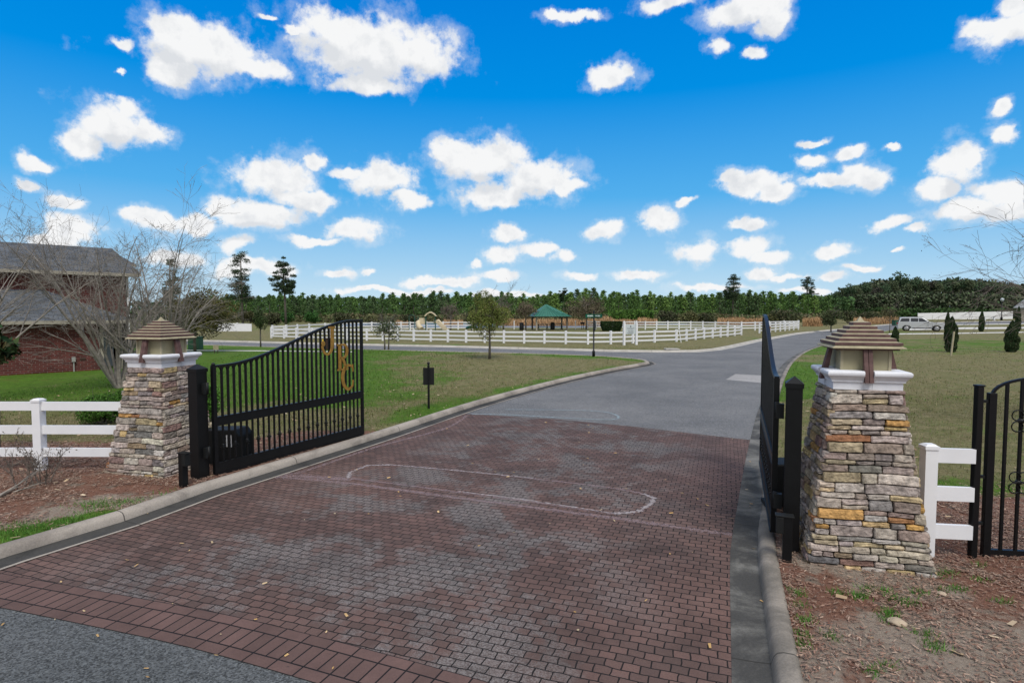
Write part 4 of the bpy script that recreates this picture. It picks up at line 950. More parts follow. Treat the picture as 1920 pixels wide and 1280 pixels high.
# lower roof: front slope with a hip at the right end; ridge meets the upper wall
def slope(mb, P, X=None):
    P = [Vector(p) for p in P]; u = (P[1]-P[0]).normalized(); n = u.cross(P[2]-P[0]).normalized(); v = n.cross(u)
    mb.add(P, [tuple(range(len(P)))], uvs=[[((p-P[0]).dot(u)+20, (p-P[0]).dot(v)) for p in P]])
rf = MB(); ex = tC+.15; slope(rf, [(-14.4, -.45, 2.28), (ex, -.45, 2.28), (ex-2.9, 2.02, 3.62), (-14.4, 2.02, 3.62)]); slope(rf, [(ex, -.45, 2.28), (ex, 4.6, 2.28), (ex-2.9, 2.02, 3.62)])
slope(rf, [(-14.4, 1.5, 4.44), (tU+.45, 1.5, 4.44), (tU-.1, 4.8, 5.85), (-14.4, 4.8, 5.85)]); slope(rf, [(tU+.45, 1.5, 4.44), (tU+.45, 8.1, 4.44), (tU-.1, 4.8, 5.85)]); slope(rf, [(tU+.45, 8.1, 4.44), (-14.4, 8.1, 4.44), (-14.4, 4.8, 5.85), (tU-.1, 4.8, 5.85)])
slope(rf, [(tU-1.6, 3.2, 4.98), (tU+.6, 3.2, 4.98), (tU+.1, 4.8, 5.6), (tU-1.6, 4.8, 5.6)]); slope(rf, [(tU+.6, 3.2, 4.98), (tU+.6, 6.4, 4.98), (tU+.1, 4.8, 5.6)])
rf.build('roof', M['shingle'], H)
fs_ = MB(); fs_.box(((ex-14.4)/2, -.46, 2.21), (ex+14.4, .06, .14)).box(((tU+.45-14.4)/2, 1.49, 4.37), (tU+14.85, .06, .14)).box(((ex-14.4)/2, -.22, 2.145), (ex+14.4-.1, .44, .02)).box(((tU-13.9)/2, 1.75, 4.31), (tU+14.7, .44, .02)).box((tU-.5, 3.2, 4.93), (2.2, .05, .1)); fs_.build('gutter_board', M['trim'], H)
w = MB(); w.bar((tU-5.3, 1.93, 3.2), (tU-5.3, 1.93, 4.35), .09).bar((tU-.05, 1.93, .2), (tU-.05, 1.93, 4.35), .09); w.build('downpipe', M['white'], H)
_, tm = wall_at(0, 135); w = MB(); w.box((tm, -.06, .62), (.13, .1, .2)).bar((tm, -.05, .02), (tm, -.05, .55), .045); w.build('meter_pipe', mat('grey_meter', (.3, .3, .28), .6), H)
_, tv = wall_at(0, 153); MB().box((tv, -.01, .62), (.2, .02, .1)).build('wall_vent', M['brownbox'], H)
# far house with pale metal roof at the right edge
a = AT(1897, 590, 150); Hh = empty('metal_roof_house', (a.x+1.0, a.y, 0), R(-40), 'grey house with pale metal roof at the far right edge', 'house')
MB().box((7.2, 5, 1.6), (14, 9, 3.4)).build('wall', M['siding'], Hh)
zE = AT(1897, 577, 150).z; zT = zE+3.9*1.4; r_ = MB(); r_.prism([(-.6, zE), (14.9, zE), (9.5, zT), (4.9, zT)], .0, 10.2, mi=0); r_.build('roof', M['metalroof'], Hh)
for x in (2.2, 5, 8.5): MB().box((x, .48, 1.7), (1.1, .06, 1.3)).build('window', M['glass'], Hh)
# ================================================================== PARK: pavilion, playground, furniture
a = G(1003, 619); b = G(1060, 619); pc = (a+b)/2; t = empty('picnic_pavilion', pc+Vector((0, 1.6, 0)), R(8), 'open picnic pavilion with green hipped metal roof beyond the rail fences', 'pavilion')
s = 13.9
for x in (-2.05, 2.05):
    for y in (-1.6, 1.6): MB().box((x, y, .85), (.2, .2, 1.9)).bar((x, y, 1.45), (x*.72, y, 1.8), .08).build('post', M['wood_grey'] if x*y < 0 else M['siding'], t)
MB().box((0, -1.9, 1.80), (4.5, .1, .14)).box((0, 1.9, 1.80), (4.5, .1, .14)).box((-2.2, 0, 1.80), (.1, 3.7, .14)).box((2.2, 0, 1.80), (.1, 3.7, .14)).build('beam', M['wood_grey'], t)
r_ = MB(); e = 2.55; ez = 1.82; az_ = 3.42
cs = [(-e, -e*.9, ez), (e, -e*.9, ez), (e, e*.9, ez), (-e, e*.9, ez)]; r_.add(cs+[(-.55, 0, az_), (-.35, 0, az_)], [(0, 1, 5, 4), (1, 2, 5), (2, 3, 4, 5), (3, 0, 4)]); r_.add(cs, [(0, 1, 2, 3)])
for k in range(12):   # standing seams
    f = (k+.5)/12; x = -e+2*e*f; tx = -.45; r_.bar((x, -e*.9-.01, ez+.02), (x+(tx-x)*min(.95, 1-abs(x-tx)/3.2), -e*.9+(e*.9)*min(.95, 1-abs(x-tx)/3.2), ez+.04+(az_-ez)*min(.95, 1-abs(x-tx)/3.2)), .05, .05)
r_.build('roof', M['roof_green'], t)
def table(loc, rz, lab):
    q = empty('picnic_table', loc, rz, lab, 'picnic table', 'dark picnic tables'); MB().box((0, 0, .74), (1.8, .75, .06)).build('table_top', M['post_green'], q)
    for y in (-.7, .7): MB().box((0, y, .44), (1.8, .26, .05)).build('bench', M['post_green'], q)
    for x in (-.6, .6): MB().bar((x, -.6, 0), (x, .25, .74), .07).bar((x, .6, 0), (x, -.25, .74), .07).build('leg', M['black_dull'], q)
table(pc+Vector((-.9, 1.5, 0)), R(8), 'dark picnic table under the pavilion, nearer its left posts'); table(pc+Vector((1.1, 2.0, 0)), R(8), 'dark picnic table under the pavilion, nearer its right posts')
def bin_(loc, lab):
    q = empty('litter_bin', loc, 0, lab, 'bin', 'dark litter bins in the park'); MB().lathe((0, 0, 0), [(.26, 0), (.3, .1), (.3, .85), (.26, .9)], 12).build('drum', M['black_dull'], q); MB().lathe((0, 0, .9), [(.3, 0), (.28, .06), (.1, .14)], 12).build('lid', M['black_dull'], q)
bin_(G(978, 619), 'dark litter bin left of the pavilion'); bin_(G(1036, 618.5), 'dark litter bin at the middle post of the pavilion')
q = empty('barbecue_grill', G(1092, 617), 0, 'black pedestal grill right of the pavilion', 'grill'); MB().box((0, 0, .85), (.6, .4, .25)).build('firebox', M['black'], q); MB().bar((-.1, 0, 0), (-.1, 0, .75), .06).bar((.15, 0, 0), (.15, 0, .75), .06).build('pedestal', M['black'], q)
for (x, y, l_) in ((964, 617.5, 'white marker post near the left of the pavilion'), (1079, 617, 'white marker post right of the pavilion')):
    o = MB().box((0, 0, .55), (.14, .14, 1.2)).lathe((0, 0, 1.15), [(.08, 0), (.02, .08)], 4).build('marker_post', M['vinyl'], None, G(x, y)); tag(o, l_, 'post')
# playground
p = G(806, 620); t = empty('playground_tower', p, R(6), 'tan and green playground tower with two slides and an arched roof', 'playground')
for x in (-.5, .7):
    for y in (-.6, .6): MB().bar((x, y, 0), (x, y, 2.05), .10).build('post', M['post_green'], t)
MB().box((.1, 0, .95), (1.4, 1.3, .08)).build('deck', M['post_green'], t)
r_ = MB(); pr = [(.1-.80, 1.88), (-.42, 2.22), (.0, 2.46), (.2, 2.46), (.62, 2.22), (.9, 1.88)][::-1]; pi_ = [(-.52, 1.88), (-.32, 2.12), (.0, 2.28), (.2, 2.28), (.52, 2.12), (.72, 1.88)]; r_.prism(pr+pi_, -.75, .75); r_.build('arched_roof', M['play_tan'], t)
MB().box((-.95, -.3, 1.25), (.75, .1, .8)).box((-1.1, .45, 1.2), (.5, .1, .7)).build('panel', M['play_tan'], t)
tb = MB(); tb.tube([(-.5, .2, 1.3), (-1.1, .1, 1.25), (-1.5, -.3, 1.0), (-1.35, -.8, .6), (-1.0, -1.2, .25)], .33, 10); tb.build('tube_slide', M['play_tan'], t)
sl_ = MB(); pts = [(.6, -.3, 1.05), (1.0, -.4, .95), (1.5, -.6, .45), (1.9, -.75, .15), (2.3, -.85, .1)]
for i in range(4): sl_.bar(pts[i], pts[i+1], .5, .06); [sl_.bar(Vector(pts[i])+Vector((.08, k, .12)), Vector(pts[i+1])+Vector((.08, k, .12)), .06, .2) for k in (-.27, .27)]
sl_.build('open_slide', M['play_tan'], t)
sl_ = MB(); pts = [(.5, .4, 1.05), (1.1, .5, 1.3), (1.6, .55, .7), (2.1, .6, .2)]; sl_.tube(pts, .2, 8); sl_.build('side_slide', M['play_tan'], t)
cl = MB()
for k in range(5): cl.bar((-1.9-.0, -.5, .35+.3*k), (-1.5, .4, .35+.3*k), .05)
for (x, y) in ((-1.9, -.5), (-1.5, .4), (-2.6, -.2)): cl.bar((x, y, 0), (x, y, 1.9), .08)
cl.tube([(-1.9, -.5, 1.9), (-2.2, -.4, 2.05), (-2.6, -.2, 1.9)], .05, 6); cl.build('climbing_frame', M['post_green'], t)
p = G(884, 621); t = empty('spring_rider', p, 0, 'low green playground rider partly hidden by the near tree', 'playground'); MB().tube([(-.7, 0, .35), (-.3, 0, .55), (.3, 0, .55), (.7, 0, .35)], [.12, .2, .2, .1], 8).build('body', M['post_green'], t); MB().bar((0, 0, 0), (0, 0, .45), .12).build('spring', M['black_dull'], t)
# waste bin seen through the gate
p = G(613, 655.5); t = empty('bin_with_yellow_panel', p, R(-8), 'dark brown bin with a yellow panel at the roadside, seen through the gate bars', 'bin')
MB().box((.16, 0, .38), (.24, .42, .72), taper=1.08).box((.16, -.02, .76), (.28, .46, .05)).build('body', M['brownbox'], t); MB().box((-.10, 0, .36), (.24, .40, .68)).build('yellow_panel', M['yellow'], t)
# stakes, utility boxes, lamp post
o = MB().box((0, 0, .65), (.085, .06, 1.5)).build('stake', M['tan'], None, G(1783, 667)); o.rotation_euler = (0, R(5), 0); tag(o, 'pale leaning stake in front of the tall narrow evergreens', 'stake')
o = MB().box((0, 0, .42), (.05, .05, .95)).build('stake', M['vinyl'], None, G(1277, 642)); o.rotation_euler = (0, R(-9), 0); tag(o, 'thin white stake leaning against the curved rail fence', 'stake')
p = G(1682, 610); t = empty('utility_box', p, 0, 'green utility cabinet left of the silver car', 'utility box'); MB().box((0, 0, .45), (1.3, 1.0, .9)).build('cabinet', M['greenbox'], t, bevel=.04); MB().box((0, 0, .92), (1.4, 1.1, .06)).build('lid', M['greenbox'], t)
for (x, y, h, l_) in ((1663, 604, 1.3, 'white marker post left of the green utility box'), (1649, 603, .8, 'small white marker post, leftmost beyond the lantern roof'), (1864, 601, 1.0, 'small white marker post left of the lamp post'), (1847, 601, .9, 'cream marker post below the white privacy fence')):
    o = MB().box((0, 0, h/2), (.3, .3, h)).box((0, 0, h+.03), (.36, .36, .07)).build('marker_post', M['vinyl'], None, G(x, y)); tag(o, l_, 'post')
t = empty('street_lamp', G(1877.5, 600.5), 0, 'tall black street lamp with pale head, left of the metal-roofed house', 'street lamp'); hL = AT(1877.5, 564, G(1877.5, 600.5).y).z-.1
MB().lathe((0, 0, 0), [(.28, 0), (.28, .8), (.13, .95), (.11, hL-.2)], 8).build('pole', M['black'], t); MB().lathe((0, 0, hL-.2), [(.2, 0), (.42, .45), (.45, .7), (.15, .95)], 8).build('lamp_head', M['board'], t)
t = empty('small_sign', G(405, 662), 0, 'tiny brown yard sign on the bright lawn by the sidewalk', 'sign'); MB().box((0, 0, .35), (.32, .03, .3)).build('sign_panel', M['tan'], t); MB().bar((-.1, .02, 0), (-.1, .02, .4), .03).bar((.1, .02, 0), (.1, .02, .4), .03).build('leg', M['brownbox'], t)
t = empty('utility_box', G(367, 655), 0, 'dark green utility cabinet at the foot of the olive tree', 'utility box'); MB().box((0, 0, .4), (.75, .6, .85)).build('cabinet', M['greenbox'], t, bevel=.03); MB().box((0, 0, .84), (.8, .65, .05)).build('lid', M['greenbox'], t)
# ---- silver car
def car():
    t = empty('parked_car', G(1727, 620.5), R(-30), 'silver sport utility car parked on the far driveway', 'car'); Lh = 2.62; Wd = .98
    def loft(name, secs, m, mi=0, close=True):
        b = MB(); n = len(secs[0]); vs = [v for s_ in secs for v in s_]; fs = []
        for i in range(len(secs)-1):
            for j in range(n): fs.append((i*n+j, i*n+(j+1) % n, (i+1)*n+(j+1) % n, (i+1)*n+j))
        fs += [tuple(range(n)), tuple(reversed([(len(secs)-1)*n+j for j in range(n)]))]; b.add(vs, fs, None, 0, False); return b.build(name, m, t, bevel=.03)
    prof = [(-2.62, .45), (-2.6, .95), (-2.5, 1.2), (-2.2, 1.28), (.9, 1.22), (1.25, 1.2), (2.3, 1.1), (2.55, .98), (2.62, .75), (2.6, .42), (2.35, .34), (2.05, .34), (2.0, .6), (1.8, .78), (1.55, .82), (1.3, .78), (1.1, .6), (1.05, .34), (-1.15, .34), (-1.2, .6), (-1.4, .78), (-1.65, .82), (-1.9, .78), (-2.1, .6), (-2.15, .36), (-2.5, .36)]
    secs = []
    for y, k in ((-Wd, .94), (-Wd*.97, 1), (Wd*.97, 1), (Wd, .94)): secs.append([(x*(.985 if k < 1 else 1), y, .34+(z-.34)*(.985 if k < 1 else 1)) for x, z in prof])
    loft('body', secs, M['silver'])
    cab = [(-2.52, 1.22), (-2.35, 1.80), (-2.2, 1.87), (-.7, 1.90), (.02, 1.84), (.92, 1.2)]; b = MB(); vs = [(x, -Wd*.95+(z-1.2)*.22, z) for x, z in cab]+[(x, Wd*.95-(z-1.2)*.22, z) for x, z in cab]; n = len(cab)
    b.add(vs, [tuple(range(n)), tuple(reversed(range(n, 2*n)))]+[(i, i+n, (i+1) % n+n, (i+1) % n) for i in range(n)]); b.build('cabin', M['silver'], t, bevel=.03)
    ys = lambda z, sgn: sgn*(Wd*.95-(z-1.2)*.22+.012)
    for sgn in (-1, 1):
        for poly in ([(-2.38, 1.30), (-2.2, 1.72), (-1.35, 1.75), (-1.35, 1.30)], [(-1.2, 1.30), (-1.2, 1.75), (-.42, 1.77), (-.42, 1.30)], [(-.34, 1.30), (-.34, 1.77), (.0, 1.74), (.58, 1.30)]):
            b = MB(); b.add([(x, ys(z, sgn)+sgn*.02, z) for x, z in poly], [tuple(range(len(poly)))]); b.build('window', M['glass'], t)
    b = MB(); b.add([(.09, -.72, 1.80), (.09, .72, 1.80), (.88, .82, 1.27), (.88, -.82, 1.27)], [(0, 1, 2, 3)]); b.build('windscreen', M['glass'], t)
    b = MB(); b.add([(-2.545, -.8, 1.28), (-2.545, .8, 1.28), (-2.38, .72, 1.76), (-2.38, -.72, 1.76)], [(0, 1, 2, 3)]); b.build('rear_window', M['glass'], t)
    for x in (-1.65, 1.55):
        for y in (-.88, .88):
            X = Matrix.Translation((x, y, .385)) @ Matrix.Rotation(PI/2, 4, 'X'); wh = MB().lathe((0, 0, 0), [(.33, -.12), (.385, -.10), (.385, .10), (.33, .12)], 20, X=X).build('wheel', M['rubber'], t)
            rb = MB(); rb.lathe((0, 0, 0), [(.26, -.128), (.27, .128)], 14, X=X)
            for k in range(5): rb.box((.14*math.cos(k*2*PI/5), .14*math.sin(k*2*PI/5), 0), (.25, .07, .275), X=X, rz=0)
            rb.build('rim', M['rim'], wh)
    for y in (-.82, .82): MB().box((-2.6, y, 1.02), (.08, .26, .3)).build('tail_light', M['redlight'], t); MB().box((2.52, y, .88), (.2, .3, .17)).build('headlight', M['board'], t)
    MB().box((0, -1.0, .42), (2.1, .05, .09)).box((0, 1.0, .42), (2.1, .05, .09)).build('running_board', M['black_dull'], t)
    MB().box((-.9, -.62, 1.93), (2.1, .04, .04)).box((-.9, .62, 1.93), (2.1, .04, .04)).build('roof_rail', M['black_dull'], t)
    for y in (-1.08, 1.08): MB().box((.72, y, 1.28), (.12, .18, .16)).build('mirror', M['silver'], t)
    t.scale = (.98, .98, .93)
car()
# ================================================================== VEGETATION
OL = [(.055, .075, .018), (.09, .10, .03), (.035, .05, .015)]
def stems(mb, base, n, H, r0, spread, rr, twig=3, lean=(0, 0), tips=None, arch=.5, z0=.0, seg=9, minang=.1, kidn=(4, 7), tw=.45):
    """several stems that rise and arch outward, each with side branches and twigs"""
    for k in range(n):
        ph = 2*PI*k/n+rr.uniform(-.35, .35); an = rr.uniform(minang, spread); d = Vector((math.sin(an)*math.cos(ph)+lean[0], math.sin(an)*math.sin(ph)+lean[1], math.cos(an))).normalized()
        p = Vector(base)+Vector((math.cos(ph)*.08, math.sin(ph)*.08, z0)); L = H*rr.uniform(.75, 1.12); pts = [p.copy()]; side = Vector((math.cos(ph), math.sin(ph), 0))
        for i in range(seg):
            t = (i+1)/seg; d = (d+Vector((rr.uniform(-.11, .11), rr.uniform(-.11, .11), rr.uniform(-.02, .10)*(1-t)-arch*.05*t))+side*arch*.07*t).normalized(); p = p+d*L/seg; pts.append(p.copy())
        rad = [r0*(1-.88*(i/seg))*rr.uniform(.92, 1.08) for i in range(seg+1)]; mb.tube(pts, rad, 6, cap=False)
        for j in range(rr.randint(*kidn)):
            i = rr.randint(2, seg-1); limb(mb, pts[i], (pts[min(i+1, seg)]-pts[i]).normalized(), L*rr.uniform(.25, tw)*(1.15-.5*i/seg), rad[i]*.6, twig, rr, tips, arch)
        if tips is not None: tips.append(pts[-1])
def limb(mb, p, d, L, r, depth, rr, tips=None, arch=.3, spread=.75, kids_=(2, 4)):
    d = (d+Vector((rr.gauss(0, 1), rr.gauss(0, 1), rr.gauss(0, .7)+.1))*spread*.6).normalized(); seg = 5 if depth > 1 else 3; pts = [p.copy()]; q = p.copy()
    for i in range(seg):
        d = (d+Vector((rr.gauss(0, .12), rr.gauss(0, .12), rr.gauss(.03, .10)-arch*.06))).normalized(); q = q+d*L/seg; pts.append(q.copy())
    rad = [max(.0028, r*(1-.75*i/seg)) for i in range(seg+1)]; mb.tube(pts, rad, 4 if depth > 1 else 3, cap=False)
    if depth > 0:
        for k in range(rr.randint(*kids_)):
            i = rr.randint(1, seg); limb(mb, pts[i], d, L*rr.uniform(.4, .7), rad[i]*.75, depth-1, rr, tips, arch, spread, kids_)
    elif tips is not None: tips.append(q)
def bare(name, base, H, n, r0, spread, seed, label, cat='tree', lean=(0, 0), m=None, twig=3, arch=.6, group=None, minang=.12, kidn=(4, 7), seeds_=True, tw=.45):
    rr = random.Random(seed); t = empty(name, base, 0, label, cat, group); b = MB(); tips = []
    stems(b, (0, 0, -.05), n, H, r0, spread, rr, twig, lean, tips, arch, minang=minang, kidn=kidn, tw=tw); b.build('trunk', m or M['bark_pale'], t)
    if seeds_ and tips:
        c = []; 
        for p in tips:
            if rr.random() < .22:
                for k in range(rr.randint(2, 6)): c.append(p+Vector((rr.gauss(0, .05), rr.gauss(0, .05), rr.gauss(.02, .05))))
        if c: cards('seed_head', c, .03, colmix(len(c), [(.06, .045, .03), (.09, .07, .05)], seed), t, seed)
    return t
bare('crape_myrtle', G(224, 727), 5.9, 13, .058, .74, 4, 'large bare multi-stemmed tree in front of the brick house, just left of the left pillar', lean=(-.10, 0), minang=.12, arch=.85, kidn=(6, 9), tw=.4)
bare('crape_myrtle', G(292, 722), 5.6, 12, .05, .66, 9, 'bare multi-stemmed tree rising behind the left pillar lantern', lean=(.08, .05), arch=.75, kidn=(6, 8), tw=.4)
bare('crape_myrtle', (-15.6, 16.2, .1), 5.6, 8, .05, .8, 15, 'bare tree reaching in from the left edge in front of the brick wall', lean=(.12, 0), arch=.9)
bare('crape_myrtle', (13.9, 13.2, .1), 4.5, 9, .038, .5, 21, 'bare arching tree reaching in from the right edge', lean=(-.27, .0), arch=1.35, twig=3, minang=.1, kidn=(4, 7), m=M['twig'])
bare('young_shrub', G(78, 908), .68, 5, .012, .5, 31, 'small bare shrub with dark red leaf tips in front of the left fence post', cat='shrub', m=M['twig'], twig=2, arch=.2)
bare('young_shrub', G(40, 915), .5, 4, .009, .6, 33, 'low leafless twiggy shrub left of the white fence post', cat='shrub', m=M['twig'], twig=2, arch=.2, seeds_=False)
b = MB(); rr = random.Random(3); q0 = G(-25, 945); q1 = G(62, 905); b.tube([q0+Vector((0, 0, .03)), (q0+q1)/2+Vector((0, .05, .05)), q1+Vector((0, 0, .16))], [.03, .02, .008], 6); limb(b, q0+Vector((.1, 0, .05)), Vector((.3, .2, .9)).normalized(), .45, .016, 2, rr); limb(b, (q0+q1)/2, Vector((.9, .2, .2)).normalized(), .5, .014, 2, rr)
tag(b.build('fallen_branch', M['bark_pale']), 'grey fallen branch on the mulch at the left edge', 'branch')
def blobpts(n, c, rad, seed, hollow=.5, lumps=9, lr=.45):
    """points spread through an uneven crown built of lumps"""
    r_ = np.random.RandomState(seed); C = r_.normal(size=(lumps, 3)); C /= np.linalg.norm(C, axis=1)[:, None]; C *= r_.uniform(.25, .68, lumps)[:, None]; R_ = r_.uniform(lr*.7, lr*1.25, lumps); k = r_.choice(lumps, n, p=R_**2/np.sum(R_**2))
    d = r_.normal(size=(n, 3)); d /= np.linalg.norm(d, axis=1)[:, None]; rr_ = r_.uniform(hollow, 1, n)**.6; P = C[k]+d*(R_[k]*rr_)[:, None]
    return P*np.asarray(rad)+np.asarray(c)
def leafy(name, base, H, crown_c, rad, n, size, cols, seed, label, cat='tree', r0=.08, trunks=1, lumps=12, lr=.42, group=None, twigc=None, limbs=7, twig=2, jit=.3, trunk_mat=None, split=.35):
    rr = random.Random(seed); t = empty(name, base, 0, label, cat, group); b = MB(); tips = []; zc = crown_c[2]
    for k in range(trunks):
        sx = (k-(trunks-1)/2)*.25; pts = [Vector((sx, 0, -.05)), Vector((sx*1.2+rr.uniform(-.04, .04), 0, zc*.35)), Vector((sx*1.4+crown_c[0]*.5, crown_c[1]*.5, zc*.8)), Vector((crown_c[0]+sx*2, crown_c[1], zc+rad[2]*.5))]
        b.tube(pts, [r0, r0*.8, r0*.6, r0*.15], 7)
        for j in range(limbs):
            f = rr.uniform(split, .95); i = 1 if f < .5 else 2; p = pts[i].lerp(pts[i+1], rr.random()) if i < 3 else pts[i]; ph = rr.uniform(0, 2*PI); d = Vector((math.cos(ph), math.sin(ph), .55)).normalized(); limb(b, p, d, min(rad[0], rad[2])*rr.uniform(.6, .95), r0*.42, twig, rr, tips, .1, .45)
    b.build('trunk', trunk_mat or M['bark'], t)
    P = blobpts(n, crown_c, rad, seed, .35, lumps, lr); c = colmix(n, cols, seed, jit)
    # clumps vary in tone
    L_ = np.array([noise.noise(Vector((p[0]/rad[0]*2.5, p[1]/rad[1]*2.5, p[2]/rad[2]*2.5+seed))) for p in P]); c *= (1+.7*L_)[:, None].clip(.45, 1.6)
    cards('crown', P, size, c, t, seed)
    return t
def hgt(px, py, base): return AT(px, py, base.y).z-base.z
b = G(918, 673); leafy('young_oak', b, 3.8, (0, 0, hgt(918, 592, b)), (1.5, 1.35, 1.45), 12500, .075, [(.11, .17, .03), (.17, .19, .045), (.08, .13, .025), (.15, .12, .055)], 5, 'young olive-green oak standing alone on the near lawn', r0=.075, limbs=14, twig=3, lumps=26, lr=.34)
b = G(725, 656); leafy('small_tree', b, 2.6, (0, 0, hgt(722, 616, b)), (1.15, 1.0, 1.1), 1700, .10, [(.09, .12, .06), (.13, .15, .09), (.06, .08, .04)], 6, 'small grey-green forked tree by the cross road right of the open gate', r0=.06, trunks=2, limbs=8, twig=3, lumps=16, lr=.35)
b = G(489, 650); leafy('small_tree', b, 3, (0, 0, hgt(487, 600, b)), (.66, .66, 1.05), 2200, .11, [(.035, .065, .02), (.06, .08, .03)], 7, 'small dark green tree at the roadside above the gate slope', r0=.06, lumps=14, lr=.4)
b = G(366, 661); leafy('olive_tree', b, 4.5, (.3, 0, hgt(372, 590, b)), (2.9, 2.3, 2.0), 15000, .12, [(.08, .085, .02), (.12, .11, .035), (.05, .065, .018), (.10, .075, .035)], 8, 'wide olive-green tree behind the left lantern', r0=.10, limbs=12, lumps=30, lr=.33, twig=3)
b = G(1558, 621.5); leafy('small_tree', b, 3.2, (0, 0, hgt(1562, 594, b)), (1.75, 1.7, 1.5), 3800, .16, [(.055, .085, .03), (.10, .12, .05), (.07, .07, .04)], 9, 'bushy olive tree left of the right-hand lantern roof, beside the road bend', r0=.09, lumps=18, lr=.38)
b = G(1668, 624); leafy('small_tree', b, 3.4, (0, 0, hgt(1668, 588, b)), (1.3, 1.2, 1.2), 900, .12, [(.07, .07, .03), (.10, .09, .05)], 10, 'thin sparse tree just left of the silver car', r0=.05, lumps=14, lr=.4, twig=3)
# bare-crowned park trees: brown twig haze
TW = [(.13, .105, .085), (.17, .14, .115), (.10, .085, .07)]
for (x, yb, yt, hw_, n, sd, cols, lab) in ((845, 618, 564, 19, 900, 12, TW, 'small bare grey tree right of the playground tower'), (944, 618, 565, 22, 1500, 13, TW, 'bare brown tree behind the young oak'), (986, 619, 563, 27, 2400, 14, [(.13, .10, .07), (.16, .13, .09), (.09, .09, .05)], 'bare brown tree left of the green pavilion roof'), (1099, 618, 556, 50, 6500, 15, [(.12, .095, .065), (.15, .12, .085), (.075, .085, .035), (.09, .07, .05)], 'broad brown-crowned tree between the pavilion and the clipped hedge')):
    b = G(x, yb); s_ = F/b.y; h_ = hgt(x, yt, b)
    leafy('park_tree', b, h_, (0, 0, h_*.64), (hw_/s_*1.05, hw_/s_, h_*.37), n, .16, cols, sd, lab, r0=.13, limbs=10, twig=3, lumps=20, lr=.36, group='brown winter trees in the park', trunk_mat=M['twig'])
# clipped hedge: box-shaped, wider at the top
b = G(1146, 620.5); r_ = np.random.RandomState(4); n = 14000; s_ = F/b.y; P = r_.uniform(-1, 1, (n, 3)); k = r_.randint(0, 3, n); P[np.arange(n), k] = np.sign(P[np.arange(n), k])*r_.uniform(.88, 1.0, n); hh = hgt(1146, 602.5, b)
fl = .78+.22*np.clip((P[:, 2]+1)*.9, 0, 1); P = np.stack([P[:, 0]*18.5/s_*fl, P[:, 1]*.9*fl, (P[:, 2]+1)/2*hh], 1); t = empty('clipped_hedge', b, 0, 'dark clipped hedge block in front of the far rail fence', 'hedge'); cards('foliage', P, .15, colmix(n, [(.018, .045, .014), (.035, .06, .02)], 3), t, 3)
MB().bar((-.5, 0, -.05), (-.5, 0, .5), .06).bar((.5, 0, -.05), (.5, 0, .5), .06).build('stem', M['bark'], t)
# shrubs near the gate
def shrub(px, py, rx, h, n, size, cols, seed, lab, group=None, base=None):
    b = base or G(px, py); t = empty('shrub', b, 0, lab, 'shrub', group); s = MB(); rr = random.Random(seed)
    for k in range(5): limb(s, Vector((rr.uniform(-.05, .05), 0, 0)), Vector((0, 0, 1)), h*.75, h*.02, 1, rr)
    s.build('stem', M['bark'], t); P = blobpts(n, (0, 0, h*.52), (rx, rx, h*.52), seed, .45, 16, .45); P[:, 2] = np.clip(P[:, 2], .02, None); cards('foliage', P, size, colmix(n, cols, seed, .3), t, seed); return t
shrub(196, 795, .62, .82, 7000, .045, [(.05, .13, .015), (.09, .20, .03), (.025, .06, .012)], 41, 'bright green clipped shrub behind the rail fence, left of the stone pillar')
shrub(228, 785, .5, .75, 5000, .045, [(.05, .13, .015), (.08, .18, .03), (.025, .06, .012)], 43, 'green shrub tucked against the back of the left stone pillar')
shrub(396, 790, .30, .95, 3000, .05, [(.04, .12, .015), (.08, .19, .03)], 42, 'upright green shrub behind the hinge end of the left gate')
# magnolia poking in at the left edge
b = Vector((-8.75, 9.0, .1)); t = empty('magnolia', (-9.15, 10.3, .1), 0, 'dark glossy magnolia at the left edge in front of the brick wall', 'tree'); MB().tube([(0, 0, -.05), (.05, 0, 1.0), (.1, 0, 2.0)], [.05, .04, .015], 7).build('trunk', M['bark'], t)
P = blobpts(900, (.02, 0, 1.95), (.42, .42, .42), 51, .2, 14, .45); cards('crown', P, .17, colmix(900, [(.012, .05, .014), (.02, .075, .02), (.015, .03, .012), (.10, .05, .025)], 51, .3), t, 51, asp=.42)
# tall narrow evergreens
def thuja(x, yb, yt, w_, seed, lab):
    b = G(x, yb); h = hgt(x, yt, b); s_ = F/b.y; n = 6500; r_ = np.random.RandomState(seed); z = r_.uniform(0, 1, n)**.9; a = r_.uniform(0, 2*PI, n); rr_ = (w_/s_/2)*np.sin(np.clip(z*.86+.14, 0, 1)*PI)**.65*(1-.2*z)*(1+.10*np.sin(z*23+a*2))*r_.uniform(.7, 1.06, n)
    rr_ *= 1+.12*np.sin(a*3+z*9+seed)
    t = empty('columnar_evergreen', b, 0, lab, 'evergreen', 'tall narrow evergreens on the right lawn'); P = np.stack([rr_*np.cos(a), rr_*np.sin(a), .01+z*(h-.01)], 1); c = colmix(n, [(.012, .035, .012), (.025, .06, .018), (.05, .05, .025)], seed, .3); cards('foliage', P, .11, c, t, seed, asp=.4, upright=True)
    MB().bar((0, 0, -.05), (0, 0, h*.8), .06).build('trunk', M['bark'], t)
